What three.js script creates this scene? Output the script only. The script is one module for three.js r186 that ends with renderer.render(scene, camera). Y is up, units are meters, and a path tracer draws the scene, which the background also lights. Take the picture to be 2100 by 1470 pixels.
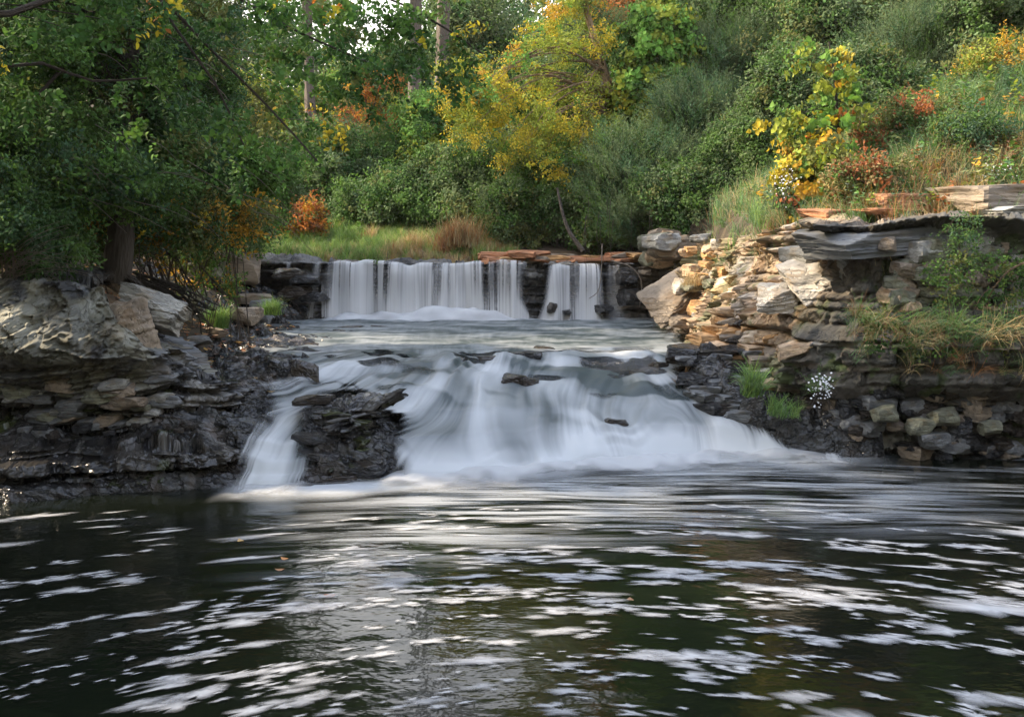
import * as THREE from 'three';
import { mergeGeometries, mergeVertices, toCreasedNormals } from 'three/addons/utils/BufferGeometryUtils.js';

// ------------------------------------------------------------------ camera, sky, sun, exposure
const scene = new THREE.Scene();
const EYE = 2.7, PITCH = 5.9 * Math.PI / 180, FPX = 2135;
const camera = new THREE.PerspectiveCamera(2 * Math.atan(735 / FPX) * 180 / Math.PI, 2100 / 1470, 0.1, 400);
camera.position.set(0, EYE, 0);
camera.rotation.x = -PITCH;
scene.add(camera);
const renderer = new THREE.WebGLRenderer({ antialias: true });
renderer.toneMapping = THREE.LinearToneMapping;
renderer.toneMappingExposure = 2.5;
renderer.shadowMap.enabled = true;
const SUN = new THREE.Vector3(-0.74, 0.62, -0.12).normalize();
{
  const W = 512, H = 256, data = new Float32Array(W * H * 4), d = new THREE.Vector3();
  for (let j = 0; j < H; j++) for (let i = 0; i < W; i++) {
    const up = ((j + 0.5) / H - 0.5) * Math.PI, az = ((i + 0.5) / W - 0.5) * 2 * Math.PI;
    d.set(Math.cos(az) * Math.cos(up), Math.sin(up), Math.sin(az) * Math.cos(up));
    const e = Math.max(0, d.y), hz = Math.pow(1 - e, 1.8), gl = Math.pow(Math.max(0, d.dot(SUN)), 6), o = (j * W + i) * 4;
    data[o] = 0.62 + 0.82 * hz + 1.0 * gl;
    data[o + 1] = 0.75 + 0.56 * hz + 0.84 * gl;
    data[o + 2] = 1.04 + 0.02 * hz + 0.52 * gl;
    data[o + 3] = 1;
  }
  const t = new THREE.DataTexture(data, W, H, THREE.RGBAFormat, THREE.FloatType);
  t.mapping = THREE.EquirectangularReflectionMapping; t.magFilter = THREE.LinearFilter; t.minFilter = THREE.LinearFilter; t.needsUpdate = true;
  scene.background = t; scene.environment = t;
}
const sun = new THREE.DirectionalLight(new THREE.Color(1.0, 0.83, 0.60), 5);
sun.position.copy(SUN).multiplyScalar(60).add(new THREE.Vector3(0, 0, -18));
sun.target.position.set(0, 0, -18);
sun.castShadow = true; sun.shadow.radius = 3;
Object.assign(sun.shadow.camera, { left: -35, right: 35, top: 35, bottom: -35, near: 1, far: 150 });
sun.shadow.mapSize.set(4096, 4096);
scene.add(sun, sun.target);
scene.fog = new THREE.FogExp2(new THREE.Color(1.0, 0.93, 0.82), 0.00025);

// ------------------------------------------------------------------ random numbers and noise
function rng(seed) { let a = seed >>> 0; return () => { a = (a + 0x6D2B79F5) | 0; let t = Math.imul(a ^ (a >>> 15), 1 | a); t = (t + Math.imul(t ^ (t >>> 7), 61 | t)) ^ t; return ((t ^ (t >>> 14)) >>> 0) / 4294967296; }; }
function h3(x, y, z) { let n = Math.imul(x | 0, 374761393) ^ Math.imul(y | 0, 668265263) ^ Math.imul(z | 0, 1274126177); n = Math.imul(n ^ (n >>> 13), 1274126177); n = Math.imul(n ^ (n >>> 16), 2246822519); return ((n ^ (n >>> 15)) >>> 0) / 4294967296; }
const fl = Math.floor, sm = (a, b, x) => { const t = Math.min(1, Math.max(0, (x - a) / (b - a))); return t * t * (3 - 2 * t); }, mix = (a, b, t) => a + (b - a) * t, cl = (x, a = 0, b = 1) => Math.min(b, Math.max(a, x));
function n2(x, y, s = 0, p = 0) {
  let ix = fl(x), iy = fl(y); const fx = x - ix, fy = y - iy, u = fx * fx * (3 - 2 * fx), v = fy * fy * (3 - 2 * fy);
  let jx = ix + 1, jy = iy + 1;
  if (p) { ix = ((ix % p) + p) % p; iy = ((iy % p) + p) % p; jx = ((jx % p) + p) % p; jy = ((jy % p) + p) % p; }
  return mix(mix(h3(ix, iy, s), h3(jx, iy, s), u), mix(h3(ix, jy, s), h3(jx, jy, s), u), v) * 2 - 1;
}
function n3(x, y, z, s = 0) {
  const iz = fl(z), f = z - iz, w = f * f * (3 - 2 * f);
  return mix(n2(x, y, iz * 131 + s), n2(x, y, iz * 131 + 131 + s), w);
}
function fbm2(x, y, o = 4, s = 0) { let a = 0.5, r = 0; for (let i = 0; i < o; i++) { r += a * n2(x, y, s + i * 17); x = x * 2.03 + 7.1; y = y * 2.03 + 3.7; a *= 0.5; } return r; }
function fbm3(x, y, z, o = 4, s = 0) { let a = 0.5, r = 0; for (let i = 0; i < o; i++) { r += a * n3(x, y, z, s + i * 17); x = x * 2.03 + 7.1; y = y * 2.03 + 3.7; z = z * 2.03 + 1.3; a *= 0.5; } return r; }
function tfbm(u, v, f, o, s) { let a = 0.5, r = 0; for (let i = 0; i < o; i++) { r += a * n2(u * f, v * f, s + i * 17, f); f *= 2; a *= 0.5; } return r; }
function worley(x, y, s = 0, p = 0) {
  const ix = fl(x), iy = fl(y); let d1 = 9, d2 = 9, id = 0, ox = 0, oy = 0;
  for (let j = -1; j <= 1; j++) for (let i = -1; i <= 1; i++) {
    let cx = ix + i, cy = iy + j, hx = cx, hy = cy; if (p) { hx = ((cx % p) + p) % p; hy = ((cy % p) + p) % p; }
    const dx = cx + h3(hx, hy, s) - x, dy = cy + h3(hx, hy, s + 1) - y, d = dx * dx + dy * dy;
    if (d < d1) { d2 = d1; d1 = d; id = h3(hx, hy, s + 2); ox = -dx; oy = -dy; } else if (d < d2) d2 = d;
  }
  return { d1: Math.sqrt(d1), d2: Math.sqrt(d2), id, ox, oy };
}
// angular rock relief: every cell is a tilted plane with a crack round it
function facet(x, y, size, s, crack = 0.35) {
  const w = worley(x / size + 0.35 * n2(x * 1.3 / size, y * 1.3 / size, s + 9), y / size + 0.35 * n2(x * 1.3 / size + 9, y * 1.3 / size, s + 8), s);
  const e = w.d2 - w.d1, g1 = fl(w.id * 997) / 997, g2 = (w.id * 7919) % 1;
  return (g1 - 0.5) + w.ox * (g2 - 0.5) * 1.1 + w.oy * (((w.id * 331) % 1) - 0.5) * 1.1 - crack * (1 - sm(0, 0.14, e));
}

// ------------------------------------------------------------------ photo pixel -> point
const CP = Math.cos(PITCH), SP = Math.sin(PITCH);
function ray(px, py) { const xc = (px - 1050) / FPX, yc = (735 - py) / FPX; return [xc, yc * CP - SP, CP + yc * SP]; }   // x, y, depth
function at(px, py, d) { const r = ray(px, py), s = d / r[2]; return [r[0] * s, EYE + r[1] * s, d]; }
function atH(px, py, h) { const r = ray(px, py), s = (h - EYE) / r[1]; return [r[0] * s, h, r[2] * s]; }
function toGround(px, py, f, d0 = 8, d1 = 60) { const r = ray(px, py); for (let d = d0; d < d1; d += 0.03) { const s = d / r[2]; if (EYE + r[1] * s <= f(r[0] * s, d)) return [r[0] * s, f(r[0] * s, d), d]; } const s = d1 / r[2]; return [r[0] * s, EYE + r[1] * s, d1]; }
const V = (a) => new THREE.Vector3(a[0], a[1], -a[2]);
const M = (px, d) => px / FPX * d;             // pixels -> metres at a depth

// ------------------------------------------------------------------ naming
const used = {};
function numbered(n) { const k = used[n] = (used[n] ?? -1) + 1; return k ? n + '_' + String(k).padStart(3, '0') : n; }
function thing(name, label, category, pos, group) { const o = new THREE.Group(); o.name = numbered(name); o.userData = { label, category }; if (group) o.userData.group = group; if (pos) o.position.copy(pos); scene.add(o); return o; }
function struct(o, name, label, category, kind = 'structure') { o.name = numbered(name); o.userData = { kind, label, category }; scene.add(o); return o; }
function shade(o) { o.castShadow = true; o.receiveShadow = true; return o; }
function part(parent, name, geo, mat) { const m = shade(new THREE.Mesh(geo, mat)); m.name = name; parent.add(m); return m; }

// ------------------------------------------------------------------ textures
function tex(size, fn, srgb = false) {
  const d = new Uint8Array(size * size * 4);
  for (let j = 0; j < size; j++) for (let i = 0; i < size; i++) { const c = fn((i + 0.5) / size, (j + 0.5) / size), o = (j * size + i) * 4; for (let k = 0; k < 3; k++) d[o + k] = cl(Array.isArray(c) ? c[k] : c) * 255; d[o + 3] = Array.isArray(c) && c.length > 3 ? cl(c[3]) * 255 : 255; }
  const t = new THREE.DataTexture(d, size, size); t.wrapS = t.wrapT = THREE.RepeatWrapping; t.magFilter = THREE.LinearFilter; t.minFilter = THREE.LinearMipmapLinearFilter; t.generateMipmaps = true;
  if (srgb) t.colorSpace = THREE.SRGBColorSpace; t.needsUpdate = true; return t;
}
const rockBump = tex(1024, (u, v) => {
  const w = worley(u * 14 + tfbm(u, v, 8, 2, 3) * 0.8, v * 22 + tfbm(u, v, 8, 2, 5) * 0.8, 4, 0), big = tfbm(u, v, 4, 7, 21), r = Math.abs(tfbm(u, v, 6, 5, 41));
  return 0.5 + 0.55 * big - 0.16 * (1 - sm(0, 0.1, r)) + 0.14 * (w.id - 0.5);
});
// limestone: grey with pale crust, brown stains and speckle (linear albedo around 1, multiplied by a base colour)
const rockMap = tex(1024, (u, v) => {
  const a = tfbm(u, v, 3, 7, 60), b = tfbm(u, v, 5, 6, 80), c = tfbm(u, v, 24, 5, 95), st = sm(0.05, 0.32, b), pale = sm(0.02, 0.22, a), sp = sm(0.12, 0.3, c);
  const g = 0.58 + 0.26 * a + 0.34 * c;
  return [g * (1 + 0.02 * st) + 0.22 * pale - 0.1 * sp, g * (1 - 0.08 * st) + 0.21 * pale - 0.1 * sp, g * (1 - 0.19 * st) + 0.19 * pale - 0.1 * sp].map((x) => cl(x, 0.06, 1));
});
const earthMap = tex(512, (u, v) => { const a = tfbm(u, v, 4, 7, 160), c = tfbm(u, v, 32, 4, 180); const g = 0.55 + 0.5 * a + 0.45 * c; return [g, g * 0.95, g * 0.88].map((x) => cl(x, 0.05, 1)); });
const barkBump = tex(512, (u, v) => 0.5 + 0.6 * tfbm(u * 0.25, v * 1, 16, 4, 210) + 0.3 * tfbm(u, v, 8, 4, 220));
function rockMat(color, rough = 0.9, bump = 0.05, rep = 1, opt = {}) {
  const m = rockMap.clone(), b = rockBump.clone(); m.repeat.set(rep, rep); b.repeat.set(rep, rep);
  return new THREE.MeshStandardMaterial({ color: new THREE.Color().setRGB(...color), map: m, bumpMap: b, bumpScale: bump, roughness: rough, ...opt });
}
const ROCK = {
  grey: rockMat([0.40, 0.39, 0.36]), pale: rockMat([0.66, 0.60, 0.52]), ochre: rockMat([0.62, 0.36, 0.16]), tan: rockMat([0.64, 0.46, 0.30]),
  brown: rockMat([0.30, 0.24, 0.18]), slate: rockMat([0.20, 0.205, 0.21]), rust: rockMat([0.48, 0.22, 0.11]), wet: rockMat([0.042, 0.042, 0.045], 0.13, 0.10), wetBrown: rockMat([0.065, 0.052, 0.042], 0.15, 0.10), moss: rockMat([0.19, 0.22, 0.11]), olive: rockMat([0.23, 0.23, 0.165]),
};
const rockVC = rockMat([1, 1, 1], 0.85, 0.12, 1, { vertexColors: true });
const wetVC = rockMat([1, 1, 1], 0.2, 0.12, 1, { vertexColors: true });
const earthMat = new THREE.MeshStandardMaterial({ map: earthMap, vertexColors: true, roughness: 1 });

// ------------------------------------------------------------------ terrain functions (x, depth)
function pl(pts, x) { if (x <= pts[0][0]) return pts[0][1]; for (let i = 1; i < pts.length; i++) if (x <= pts[i][0]) { const [a, b] = [pts[i - 1], pts[i]]; return mix(a[1], b[1], (x - a[0]) / (b[0] - a[0])); } return pts[pts.length - 1][1]; }
const D0 = [[-8, 10.7], [-5.3, 11.0], [-3.2, 11.65], [-2.5, 11.75], [-1.5, 12.0], [0, 12.5], [1, 13.0], [2.5, 13.5], [4.05, 13.35], [8, 13.0]];
const D1 = [[-3.3, 14.6], [-1.5, 15.2], [0, 15.7], [1, 16.3], [2, 16.3], [2.8, 15.6], [4.2, 15.0]];
const PROF = [[0, 0], [0.06, 0.13], [0.16, 0.34], [0.34, 0.56], [0.55, 0.72], [0.76, 0.83], [0.84, 0.87], [0.9, 0.95], [1, 1]];
function profile(x, d) {                                       // smooth cascade under the water
  const d0 = pl(D0, x), d1 = pl(D1, x);
  if (d < d0) return -Math.min(0.6, (d0 - d) * 1.2);
  let t = (d - d0) / (d1 - d0);
  if (t >= 1) return 1.06 + 0.12 * sm(d1, 22.5, d);
  t = cl(t + 0.07 * n2(x * 0.9, d * 0.9, 5) * sm(0, 0.2, t) * sm(1, 0.8, t));
  let h = 1.06 * pl(PROF, t);
  const w = 0.30 * n2(x * 0.7, d * 0.5, 6) + 0.12 * n2(x * 2.1, d * 1.6, 7), q = (h + w) / 0.19, f = q - fl(q);
  h = mix(h, (fl(q) + sm(0.35, 0.95, f)) * 0.19 - w, 0.5 * sm(-0.6, 0.5, n2(x * 0.8, d * 0.8, 8)) * sm(0, 0.12, h) * sm(1.06, 0.98, h));       // rock steps under the water
  return h * (1 - 0.72 * sm(1.9, 4.1, x) * sm(15.4, 14.2, d));
}
const REDGE = [[13.3, 4.3], [13.6, 3.6], [14.0, 3.05], [14.5, 2.6], [15.0, 2.35], [15.5, 2.55], [16.5, 2.9]];
function bed(x, d) {
  let h = profile(x, d) - 0.10;
  const d0 = pl(D0, x);
  // low wet shelf under the big boulder
  const shelf = sm(-2.75, -3.3, x);
  if (shelf > 0) { const e = d - d0 + 0.25 * n2(x * 1.1, d * 0.7, 31); const hs = -0.5 + 0.85 * sm(-0.25, 0.12, e) + 0.24 * sm(0.3, 0.55, e) + 0.28 * sm(0.75, 1.3, e) + 0.30 * sm(1.9, 2.2, e) * sm(-4.6, -3.8, x); h = mix(h, hs + sm(14.2, 15.2, d) * (1.12 - hs), shelf); }
  // the bare stepped island beside the main chute
  const isl = sm(-2.72, -2.5, x + 0.12 * n2(d * 2, 3, 7)) * sm(-1.32 - 0.25 * (13.6 - d) * 0.2, -1.6, x + 0.1 * n2(d * 2, 7, 9)) * sm(11.5, 11.75, d) * sm(14.1, 13.5, d);
  h += 0.05 * isl;
  h -= 0.22 * shelf * sm(14.6, 13.6, d);
  // left bank and right bank
  h += 0.55 * Math.max(0, -4.45 - x + 0.3 * n2(d * 0.8, 4, 3)) * sm(14.3, 15.3, d) - 0.5 * sm(2.95, 3.4, x) * sm(14.3, 15.2, d);
  // dry ledge at the right of the chute
  h += 0.5 * sm(0.0, 0.35, x - pl(REDGE, d)) * sm(13.3, 13.7, d) * sm(16.6, 15.7, d);
  const amp = 0.35 + 0.65 * cl(shelf + isl + sm(2.2, 3, x));
  const ter = fl((h + 0.1 * n2(x * 0.7, d * 0.7, 12)) / 0.13) * 0.13 + 0.13 * sm(0.55, 1, ((h + 0.1 * n2(x * 0.7, d * 0.7, 12)) / 0.13) % 1);
  h = mix(h, ter, 0.65 * amp * sm(-0.1, 0.1, h));
  h += amp * (0.19 * facet(x * 0.5, d * 1.1, 0.6, 40, 0.2) + 0.12 * facet(x * 0.5, d * 1.2, 0.26, 50, 0.06) + 0.06 * facet(x * 0.6, d * 1.2, 0.11, 60, 0.05)) + amp * 0.10 * fbm2(x * 1.6, d * 1.6, 3, 75) + 0.02 * fbm2(x * 6, d * 6, 3, 70);
  return h;
}
const BANK = [[-60, 0], [-9.4, 0], [-9.2, 6], [-8.4, 10.4], [-7.8, 11.6], [-4.6, 12.0], [-4.0, 13.0], [-4.3, 15], [-4.5, 18], [-4.9, 22.6], [-6.4, 23.2], [-9.5, 24.6], [-14, 27.5], [-14, 28.6], [-9, 26.0], [-5, 24.8], [0, 24.4], [3.4, 24.0], [3.4, 23], [3.0, 20], [3.0, 17], [3.3, 15.2], [3.9, 14.0], [4.6, 13.5], [7.6, 13.1], [9.2, 11], [10, 6], [10, 0], [60, 0]];
function bankDist(x, d) {
  let best = 1e9, inside = false;
  const P = BANK;
  for (let i = 0, j = P.length - 1; i < P.length; j = i++) {
    const [ax, ay] = P[j], [bx, by] = P[i];
    if ((by > d) !== (ay > d) && x < (ax - bx) * (d - by) / (ay - by) + bx) inside = !inside;
    const ex = bx - ax, ey = by - ay, t = cl(((x - ax) * ex + (d - ay) * ey) / (ex * ex + ey * ey)), q = (x - ax - t * ex) ** 2 + (d - ay - t * ey) ** 2;
    if (q < best && j !== P.length - 1) best = q;
  }
  best = Math.sqrt(best);
  return inside ? -best : best;
}
function ground(x, d) {
  if (d < 0.5) return mix(-0.7, 0.9, sm(0.5, -2, d)) + 0.1 * fbm2(x * 0.6, d * 0.6);
  const s = bankDist(x, d);
  if (s <= 0) return d > 23.9 ? 2.28 : -0.7;
  let top;
  if (d > 22.6 && x > -30) {                                // upstream bank and hillside
    const back = Math.max(0, d - 26), rt = sm(0, 12, x);
    top = 2.42 + 0.12 * s + 0.10 * cl(d - 25, 0, 12) + back * (0.01 + 0.25 * rt) + 0.25 * Math.max(0, x - 3) + 0.22 * Math.max(0, -9 - x);
  } else top = 0;
  const left = d < 14 ? 2.05 + 0.28 * (s - 1) : mix(1.25, 2.42, sm(0, 2.3, s)) + 0.26 * Math.max(0, s - 2);
  const right = 2.98 + 0.50 * Math.max(0, s - 1.3) + 0.12 * Math.max(0, d - 15);
  const side = x < -0.5 ? mix(mix(left, 2.05 + 0.28 * (s - 1), sm(15, 13.4, d)), top, sm(22.4, 24, d)) : mix(right, top, sm(21, 25, d));
  return side + (0.25 * fbm2(x * 0.4, d * 0.4, 3, 5) + 0.08 * fbm2(x * 2, d * 2, 3, 6)) * sm(0.2, 1.5, s);
}
function groundMeshH(x, d) { const s = bankDist(x, d), g = ground(x, d); if (d < 0.5 || s <= 0) return g; const low = d > 23.9 ? 2.2 : -0.7; const steep = d < 14.6 || (x > 0 && d < 22.8); return mix(low, g, steep ? sm(0.25, 1.1, s) : sm(-0.1, 0.5, s)); }

function gridMesh(xs, ds, hf, cf, uvs = 1) {
  const nx = xs.length, nd = ds.length, p = new Float32Array(nx * nd * 3), uv = new Float32Array(nx * nd * 2), c = cf && new Float32Array(nx * nd * 3), ix = [];
  for (let j = 0; j < nd; j++) for (let i = 0; i < nx; i++) { const k = j * nx + i, h = hf(xs[i], ds[j]); p.set([xs[i], h, -ds[j]], k * 3); uv.set([xs[i] * uvs, (ds[j] + h) * uvs], k * 2); if (c) c.set(cf(xs[i], ds[j], h), k * 3); if (i && j) ix.push(k - nx - 1, k - nx, k, k - nx - 1, k, k - 1); }
  const g = new THREE.BufferGeometry(); g.setAttribute('position', new THREE.BufferAttribute(p, 3)); g.setAttribute('uv', new THREE.BufferAttribute(uv, 2)); if (c) g.setAttribute('color', new THREE.BufferAttribute(c, 3)); g.setIndex(ix); g.computeVertexNormals(); return g;
}
const span = (a, b, n) => Array.from({ length: n + 1 }, (_, i) => a + (b - a) * i / n);
{
  const xs = [...span(-70, -20, 16), ...span(-19.6, 20, 190), ...span(21.5, 70, 16)], ds = [...span(-30, -1, 12), ...span(-0.4, 44, 200), ...span(45.5, 130, 34)];
  const g = gridMesh(xs, ds, groundMeshH, (x, d) => { const a = fbm2(x * 0.7, d * 0.7, 4, 300), b = sm(-0.15, 0.25, a); return [mix(0.085, 0.13, b), mix(0.068, 0.088, b), mix(0.045, 0.05, b)]; }, 0.7);
  struct(shade(new THREE.Mesh(g, earthMat)), 'ground', 'brown wooded earth of the banks and hillside', 'ground');
}
// rock bed of the stream
const streamBed = (() => {
  const g = gridMesh(span(-8.4, 4.9, 470), span(10.3, 23.4, 470), bed, (x, d, h) => {
    const a = fbm2(x * 1.3, d * 1.3, 4, 310), b = fbm2(x * 5, d * 5, 3, 320), dry = sm(0.1, 0.45, a + 0.35 * b - 0.15) * sm(-2.9, -3.6, x), o = sm(0.05, 0.3, b + a * 0.5);
    const k = 0.034 + 0.02 * a + 0.12 * dry; return [k * (1 + 0.22 * o), k * (1 + 0.02 * o), k * (1 - 0.1 * o)].map((v) => Math.max(0.018, v));
  });
  return struct(shade(new THREE.Mesh(g, wetVC)), 'stream_bed', 'dark wet stepped limestone bed under the cascade', 'rock bed');
})();
// ------------------------------------------------------------------ water
function vgrid(nu, nv, f, withAlpha = true) {                 // f(u, v) -> { p: [x, h, d], uv: [u, v], a }
  const p = new Float32Array(nu * nv * 3), uv = new Float32Array(nu * nv * 2), c = new Float32Array(nu * nv * 4), ix = [];
  for (let j = 0; j < nv; j++) for (let i = 0; i < nu; i++) { const k = j * nu + i, q = f(i / (nu - 1), j / (nv - 1)); p.set([q.p[0], q.p[1], -q.p[2]], k * 3); uv.set(q.uv, k * 2); c.set([...(q.c || [1, 1, 1]), q.a ?? 1], k * 4); if (i && j) ix.push(k - nu - 1, k - nu, k, k - nu - 1, k, k - 1); }
  const g = new THREE.BufferGeometry(); g.setAttribute('position', new THREE.BufferAttribute(p, 3)); g.setAttribute('uv', new THREE.BufferAttribute(uv, 2)); g.setAttribute('color', new THREE.BufferAttribute(c, 4)); g.setIndex(ix); g.computeVertexNormals(); return g;
}
function inPoly(P, x, y) { let s = false; for (let i = 0, j = P.length - 1; i < P.length; j = i++) if ((P[i][1] > y) !== (P[j][1] > y) && x < (P[j][0] - P[i][0]) * (y - P[i][1]) / (P[j][1] - P[i][1]) + P[i][0]) s = !s; return s; }
function polyDist(P, x, y) { let b = 1e9; for (let i = 0, j = P.length - 1; i < P.length; j = i++) { const ex = P[i][0] - P[j][0], ey = P[i][1] - P[j][1], t = cl(((x - P[j][0]) * ex + (y - P[j][1]) * ey) / (ex * ex + ey * ey)); b = Math.min(b, Math.hypot(x - P[j][0] - t * ex, y - P[j][1] - t * ey)); } return inPoly(P, x, y) ? b : -b; }

// the pool
const poolBump = tex(1024, (u, v) => 0.5 + 0.5 * tfbm(u, v * 2, 6, 5, 500) + 0.12 * tfbm(u, v, 40, 3, 520));
const poolMat = new THREE.MeshPhysicalMaterial({ color: new THREE.Color().setRGB(0.004, 0.0055, 0.0035), roughness: 0.08, ior: 1.33, bumpMap: poolBump, bumpScale: 0.008 });
const pool = struct(shade(new THREE.Mesh(vgrid(60, 60, (u, v) => { const x = mix(-11, 11, u), d = mix(-1.5, 14.2, v); return { p: [x, 0, d], uv: [x * 0.35, d * 0.35] }; }), poolMat)), 'pool', 'dark pool of still water below the cascade with drifting foam', 'water');

// the sheet of water over the cascade. It flows towards the pool; foam streaks lie along the flow
const mainW = [[-1.30, 11.9], [-1.42, 12.5], [-1.62, 13.2], [-1.85, 13.7], [-2.3, 14.15], [-2.75, 14.0], [-3.0, 14.25], [-3.5, 14.7], [-4.3, 15.0], [-4.6, 16], [-4.7, 19], [-5.3, 22.9], [3.1, 22.9], [3.0, 20], [3.05, 16.6], [2.8, 15.9], [2.5, 15.3], [2.35, 14.9], [2.7, 14.4], [3.15, 13.95], [3.7, 13.62], [4.2, 13.4], [4.3, 13.0], [2, 13.0]];
const sideW = [[-3.25, 11.4], [-3.2, 12.2], [-3.1, 12.9], [-3.2, 13.5], [-2.95, 14.1], [-2.7, 14.2], [-2.35, 14.3], [-2.0, 13.9], [-2.45, 13.7], [-2.62, 13.0], [-2.5, 12.4], [-2.36, 11.4]];
function wet(x, d) { const wx = x + 0.10 * n2(x * 2, d * 2, 71) + 0.05 * n2(x * 6, d * 6, 72), wd = d + 0.10 * n2(x * 2, d * 2, 73); return Math.max(polyDist(mainW, wx, wd), 0.75 * polyDist(sideW, wx, wd)); }
function steep(x, d) { return (profile(x, d + 0.12) - profile(x, d - 0.12)) / 0.24; }
function psi(x, d) { const cx = 0.9; return cx + (x - cx) / (1 + 0.55 * cl((16.2 - d) / 3.4)) + 0.26 * n2(x * 0.7, d * 0.5, 88) + 0.09 * n2(x * 2.2, d * 1.3, 89); }
function surge(x, d) { const s = psi(x, d); return 0.5 * n2(s * 1.9, d * 0.55, 90) + 0.3 * n2(s * 4.5, d * 0.9, 91) + 0.2 * n2(s * 10, d * 1.2, 92); }
function boil(x, d) { return Math.max(0, n2(x * 2.1, d * 2.3, 97)) ** 1.5; }
function waterH(x, d) {
  const st = cl(steep(x, d) * 1.6), pl_ = sm(15.5, 17, d);
  let h = profile(x, d) + 0.05 + 0.13 * (1 - pl_) * surge(x, d) + 0.10 * boil(x, d) * (1 - pl_ * 0.75) + 0.02 * pl_ * n2(x * 1.5, d * 3.2, 99) + 0.012 * pl_ * n2(x * 5, d * 8, 98);
  return Math.max(h, 0.012) + 0 * st;
}
{
  const X0 = -5.4, X1 = 4.4, E0 = 11.35, E1 = 22.95, S = 1536;
  const foamMap = (() => {
    const d = new Uint8Array(S * S * 4);
    for (let j = 0; j < S; j++) for (let i = 0; i < S; i++) {
      const x = mix(X0, X1, (i + 0.5) / S), q = mix(E0, E1, (j + 0.5) / S), o = (j * S + i) * 4, s = psi(x, q);
      const w = wet(x, q), st = steep(x, q), d0 = pl(D0, x), low = q - d0;
      const fine = 0.45 * n2(s * 14, q * 0.9, 111) + 0.35 * n2(s * 32, q * 1.4, 112) + 0.2 * n2(s * 70, q * 2.2, 113), broad = n2(s * 2.6, q * 0.8, 114) + 0.5 * n2(s * 6, q * 1.0, 115);
      const plate = sm(15.3, 17.2, q), chop = n2(x * 1.6 + q * 0.5, q * 4.5, 121) * 0.6 + n2(x * 4 + q, q * 10, 122) * 0.4;
      let f = (1 - plate) * (0.36 + 0.42 * sm(0.1, 0.9, st) + 0.44 * broad + (0.28 + 0.3 * n2(x * 1.2, q * 0.9, 119)) * fine - 0.55 * sm(0.15, 0.6, n2(x * 1.1 + 4, q * 1.7, 117) + 0.4 * n2(x * 3, q * 4, 118)) * sm(13.4, 14.2, q));
      f += plate * (0.16 + 0.34 * chop + 0.12 * fine + 0.35 * sm(18.0, 16.4, q) * (0.4 + 0.6 * sm(-1, 2.5, x)));
      f += 0.35 * sm(0.5, 0.0, low) + 0.5 * sm(22.0, 22.7, q);
      f = cl(f, 0.03, 1);
      const bare = sm(0.22, 0.5, n2(x * 1.5 + 3, q * 2.6, 171) + 0.45 * n2(x * 4, q * 7, 172)) * sm(14.3, 14.9, q) * sm(17.6, 16.2, q) + sm(0.5, 0.75, n2(x * 2 + 3, q * 2.6, 173) + 0.4 * n2(x * 5, q * 6, 174)) * sm(13.6, 12.9, q) * sm(0.1, 0.5, low) * 0.6;
      const a = (1 - 0.85 * cl(bare)) * sm(-0.02, 0.16, w + 0.10 * fine) * (0.5 + 0.5 * sm(0.05, 0.45, f + 0.3 * sm(0.1, 0.5, w)));
      const rgb = [mix(0.035, 0.45, f), mix(0.05, 0.465, f), mix(0.052, 0.48, f)];
      for (let k = 0; k < 3; k++) d[o + k] = 255 * Math.pow(rgb[k], 1 / 2.2);
      d[o + 3] = 255 * cl(a);
    }
    const t = new THREE.DataTexture(d, S, S); t.magFilter = THREE.LinearFilter; t.minFilter = THREE.LinearMipmapLinearFilter; t.generateMipmaps = true; t.colorSpace = THREE.SRGBColorSpace; t.needsUpdate = true; return t;
  })();
  const mat = new THREE.MeshPhysicalMaterial({ map: foamMap, transparent: true, roughness: 0.42, ior: 1.33 });
  const g = vgrid(460, 620, (u, v) => { const x = mix(X0, X1, u), q = mix(E0, E1, Math.pow(v, 1.25)); return { p: [x, waterH(x, q), q], uv: [u, Math.pow(v, 1.25)] }; });
  g.deleteAttribute('color');
  struct(shade(new THREE.Mesh(g, mat)), 'cascade_water', 'white silky water sliding down the broad stepped cascade', 'water');
}
{
  const g = vgrid(420, 34, (u, v) => {
    const x = mix(-3.35, 4.5, u), off = mix(0.75, -0.28, v), d = pl(D0, x) - off, n = 0.5 + 0.5 * n2(x * 2.6, d * 2.6, 160), m = n2(x * 7, d * 7, 161), act = sm(-3.35, -3.0, x) * (0.5 + 0.5 * sm(-2.3, -1.4, x)) * sm(4.5, 3.7, x) * (1 - 0.75 * sm(-2.45, -2.3, x) * sm(-1.35, -1.6, x));
    return { p: [x, 0.02 + act * sm(0.75, 0.05, off) * (0.04 + 0.06 * n + 0.02 * m), d], uv: [u, v], c: [0.46, 0.47, 0.485], a: act * cl(sm(0.72, 0.1, off + 0.3 * n2(x * 1.4, d * 1.4, 162) + 0.1 * m)) * sm(-0.28, -0.12, off) * 0.8 };
  });
  struct(shade(new THREE.Mesh(g, new THREE.MeshStandardMaterial({ vertexColors: true, transparent: true, roughness: 0.8 }))), 'boil_foam', 'soft white boil of foam along the foot of the cascade', 'foam', 'stuff');
}
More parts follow.
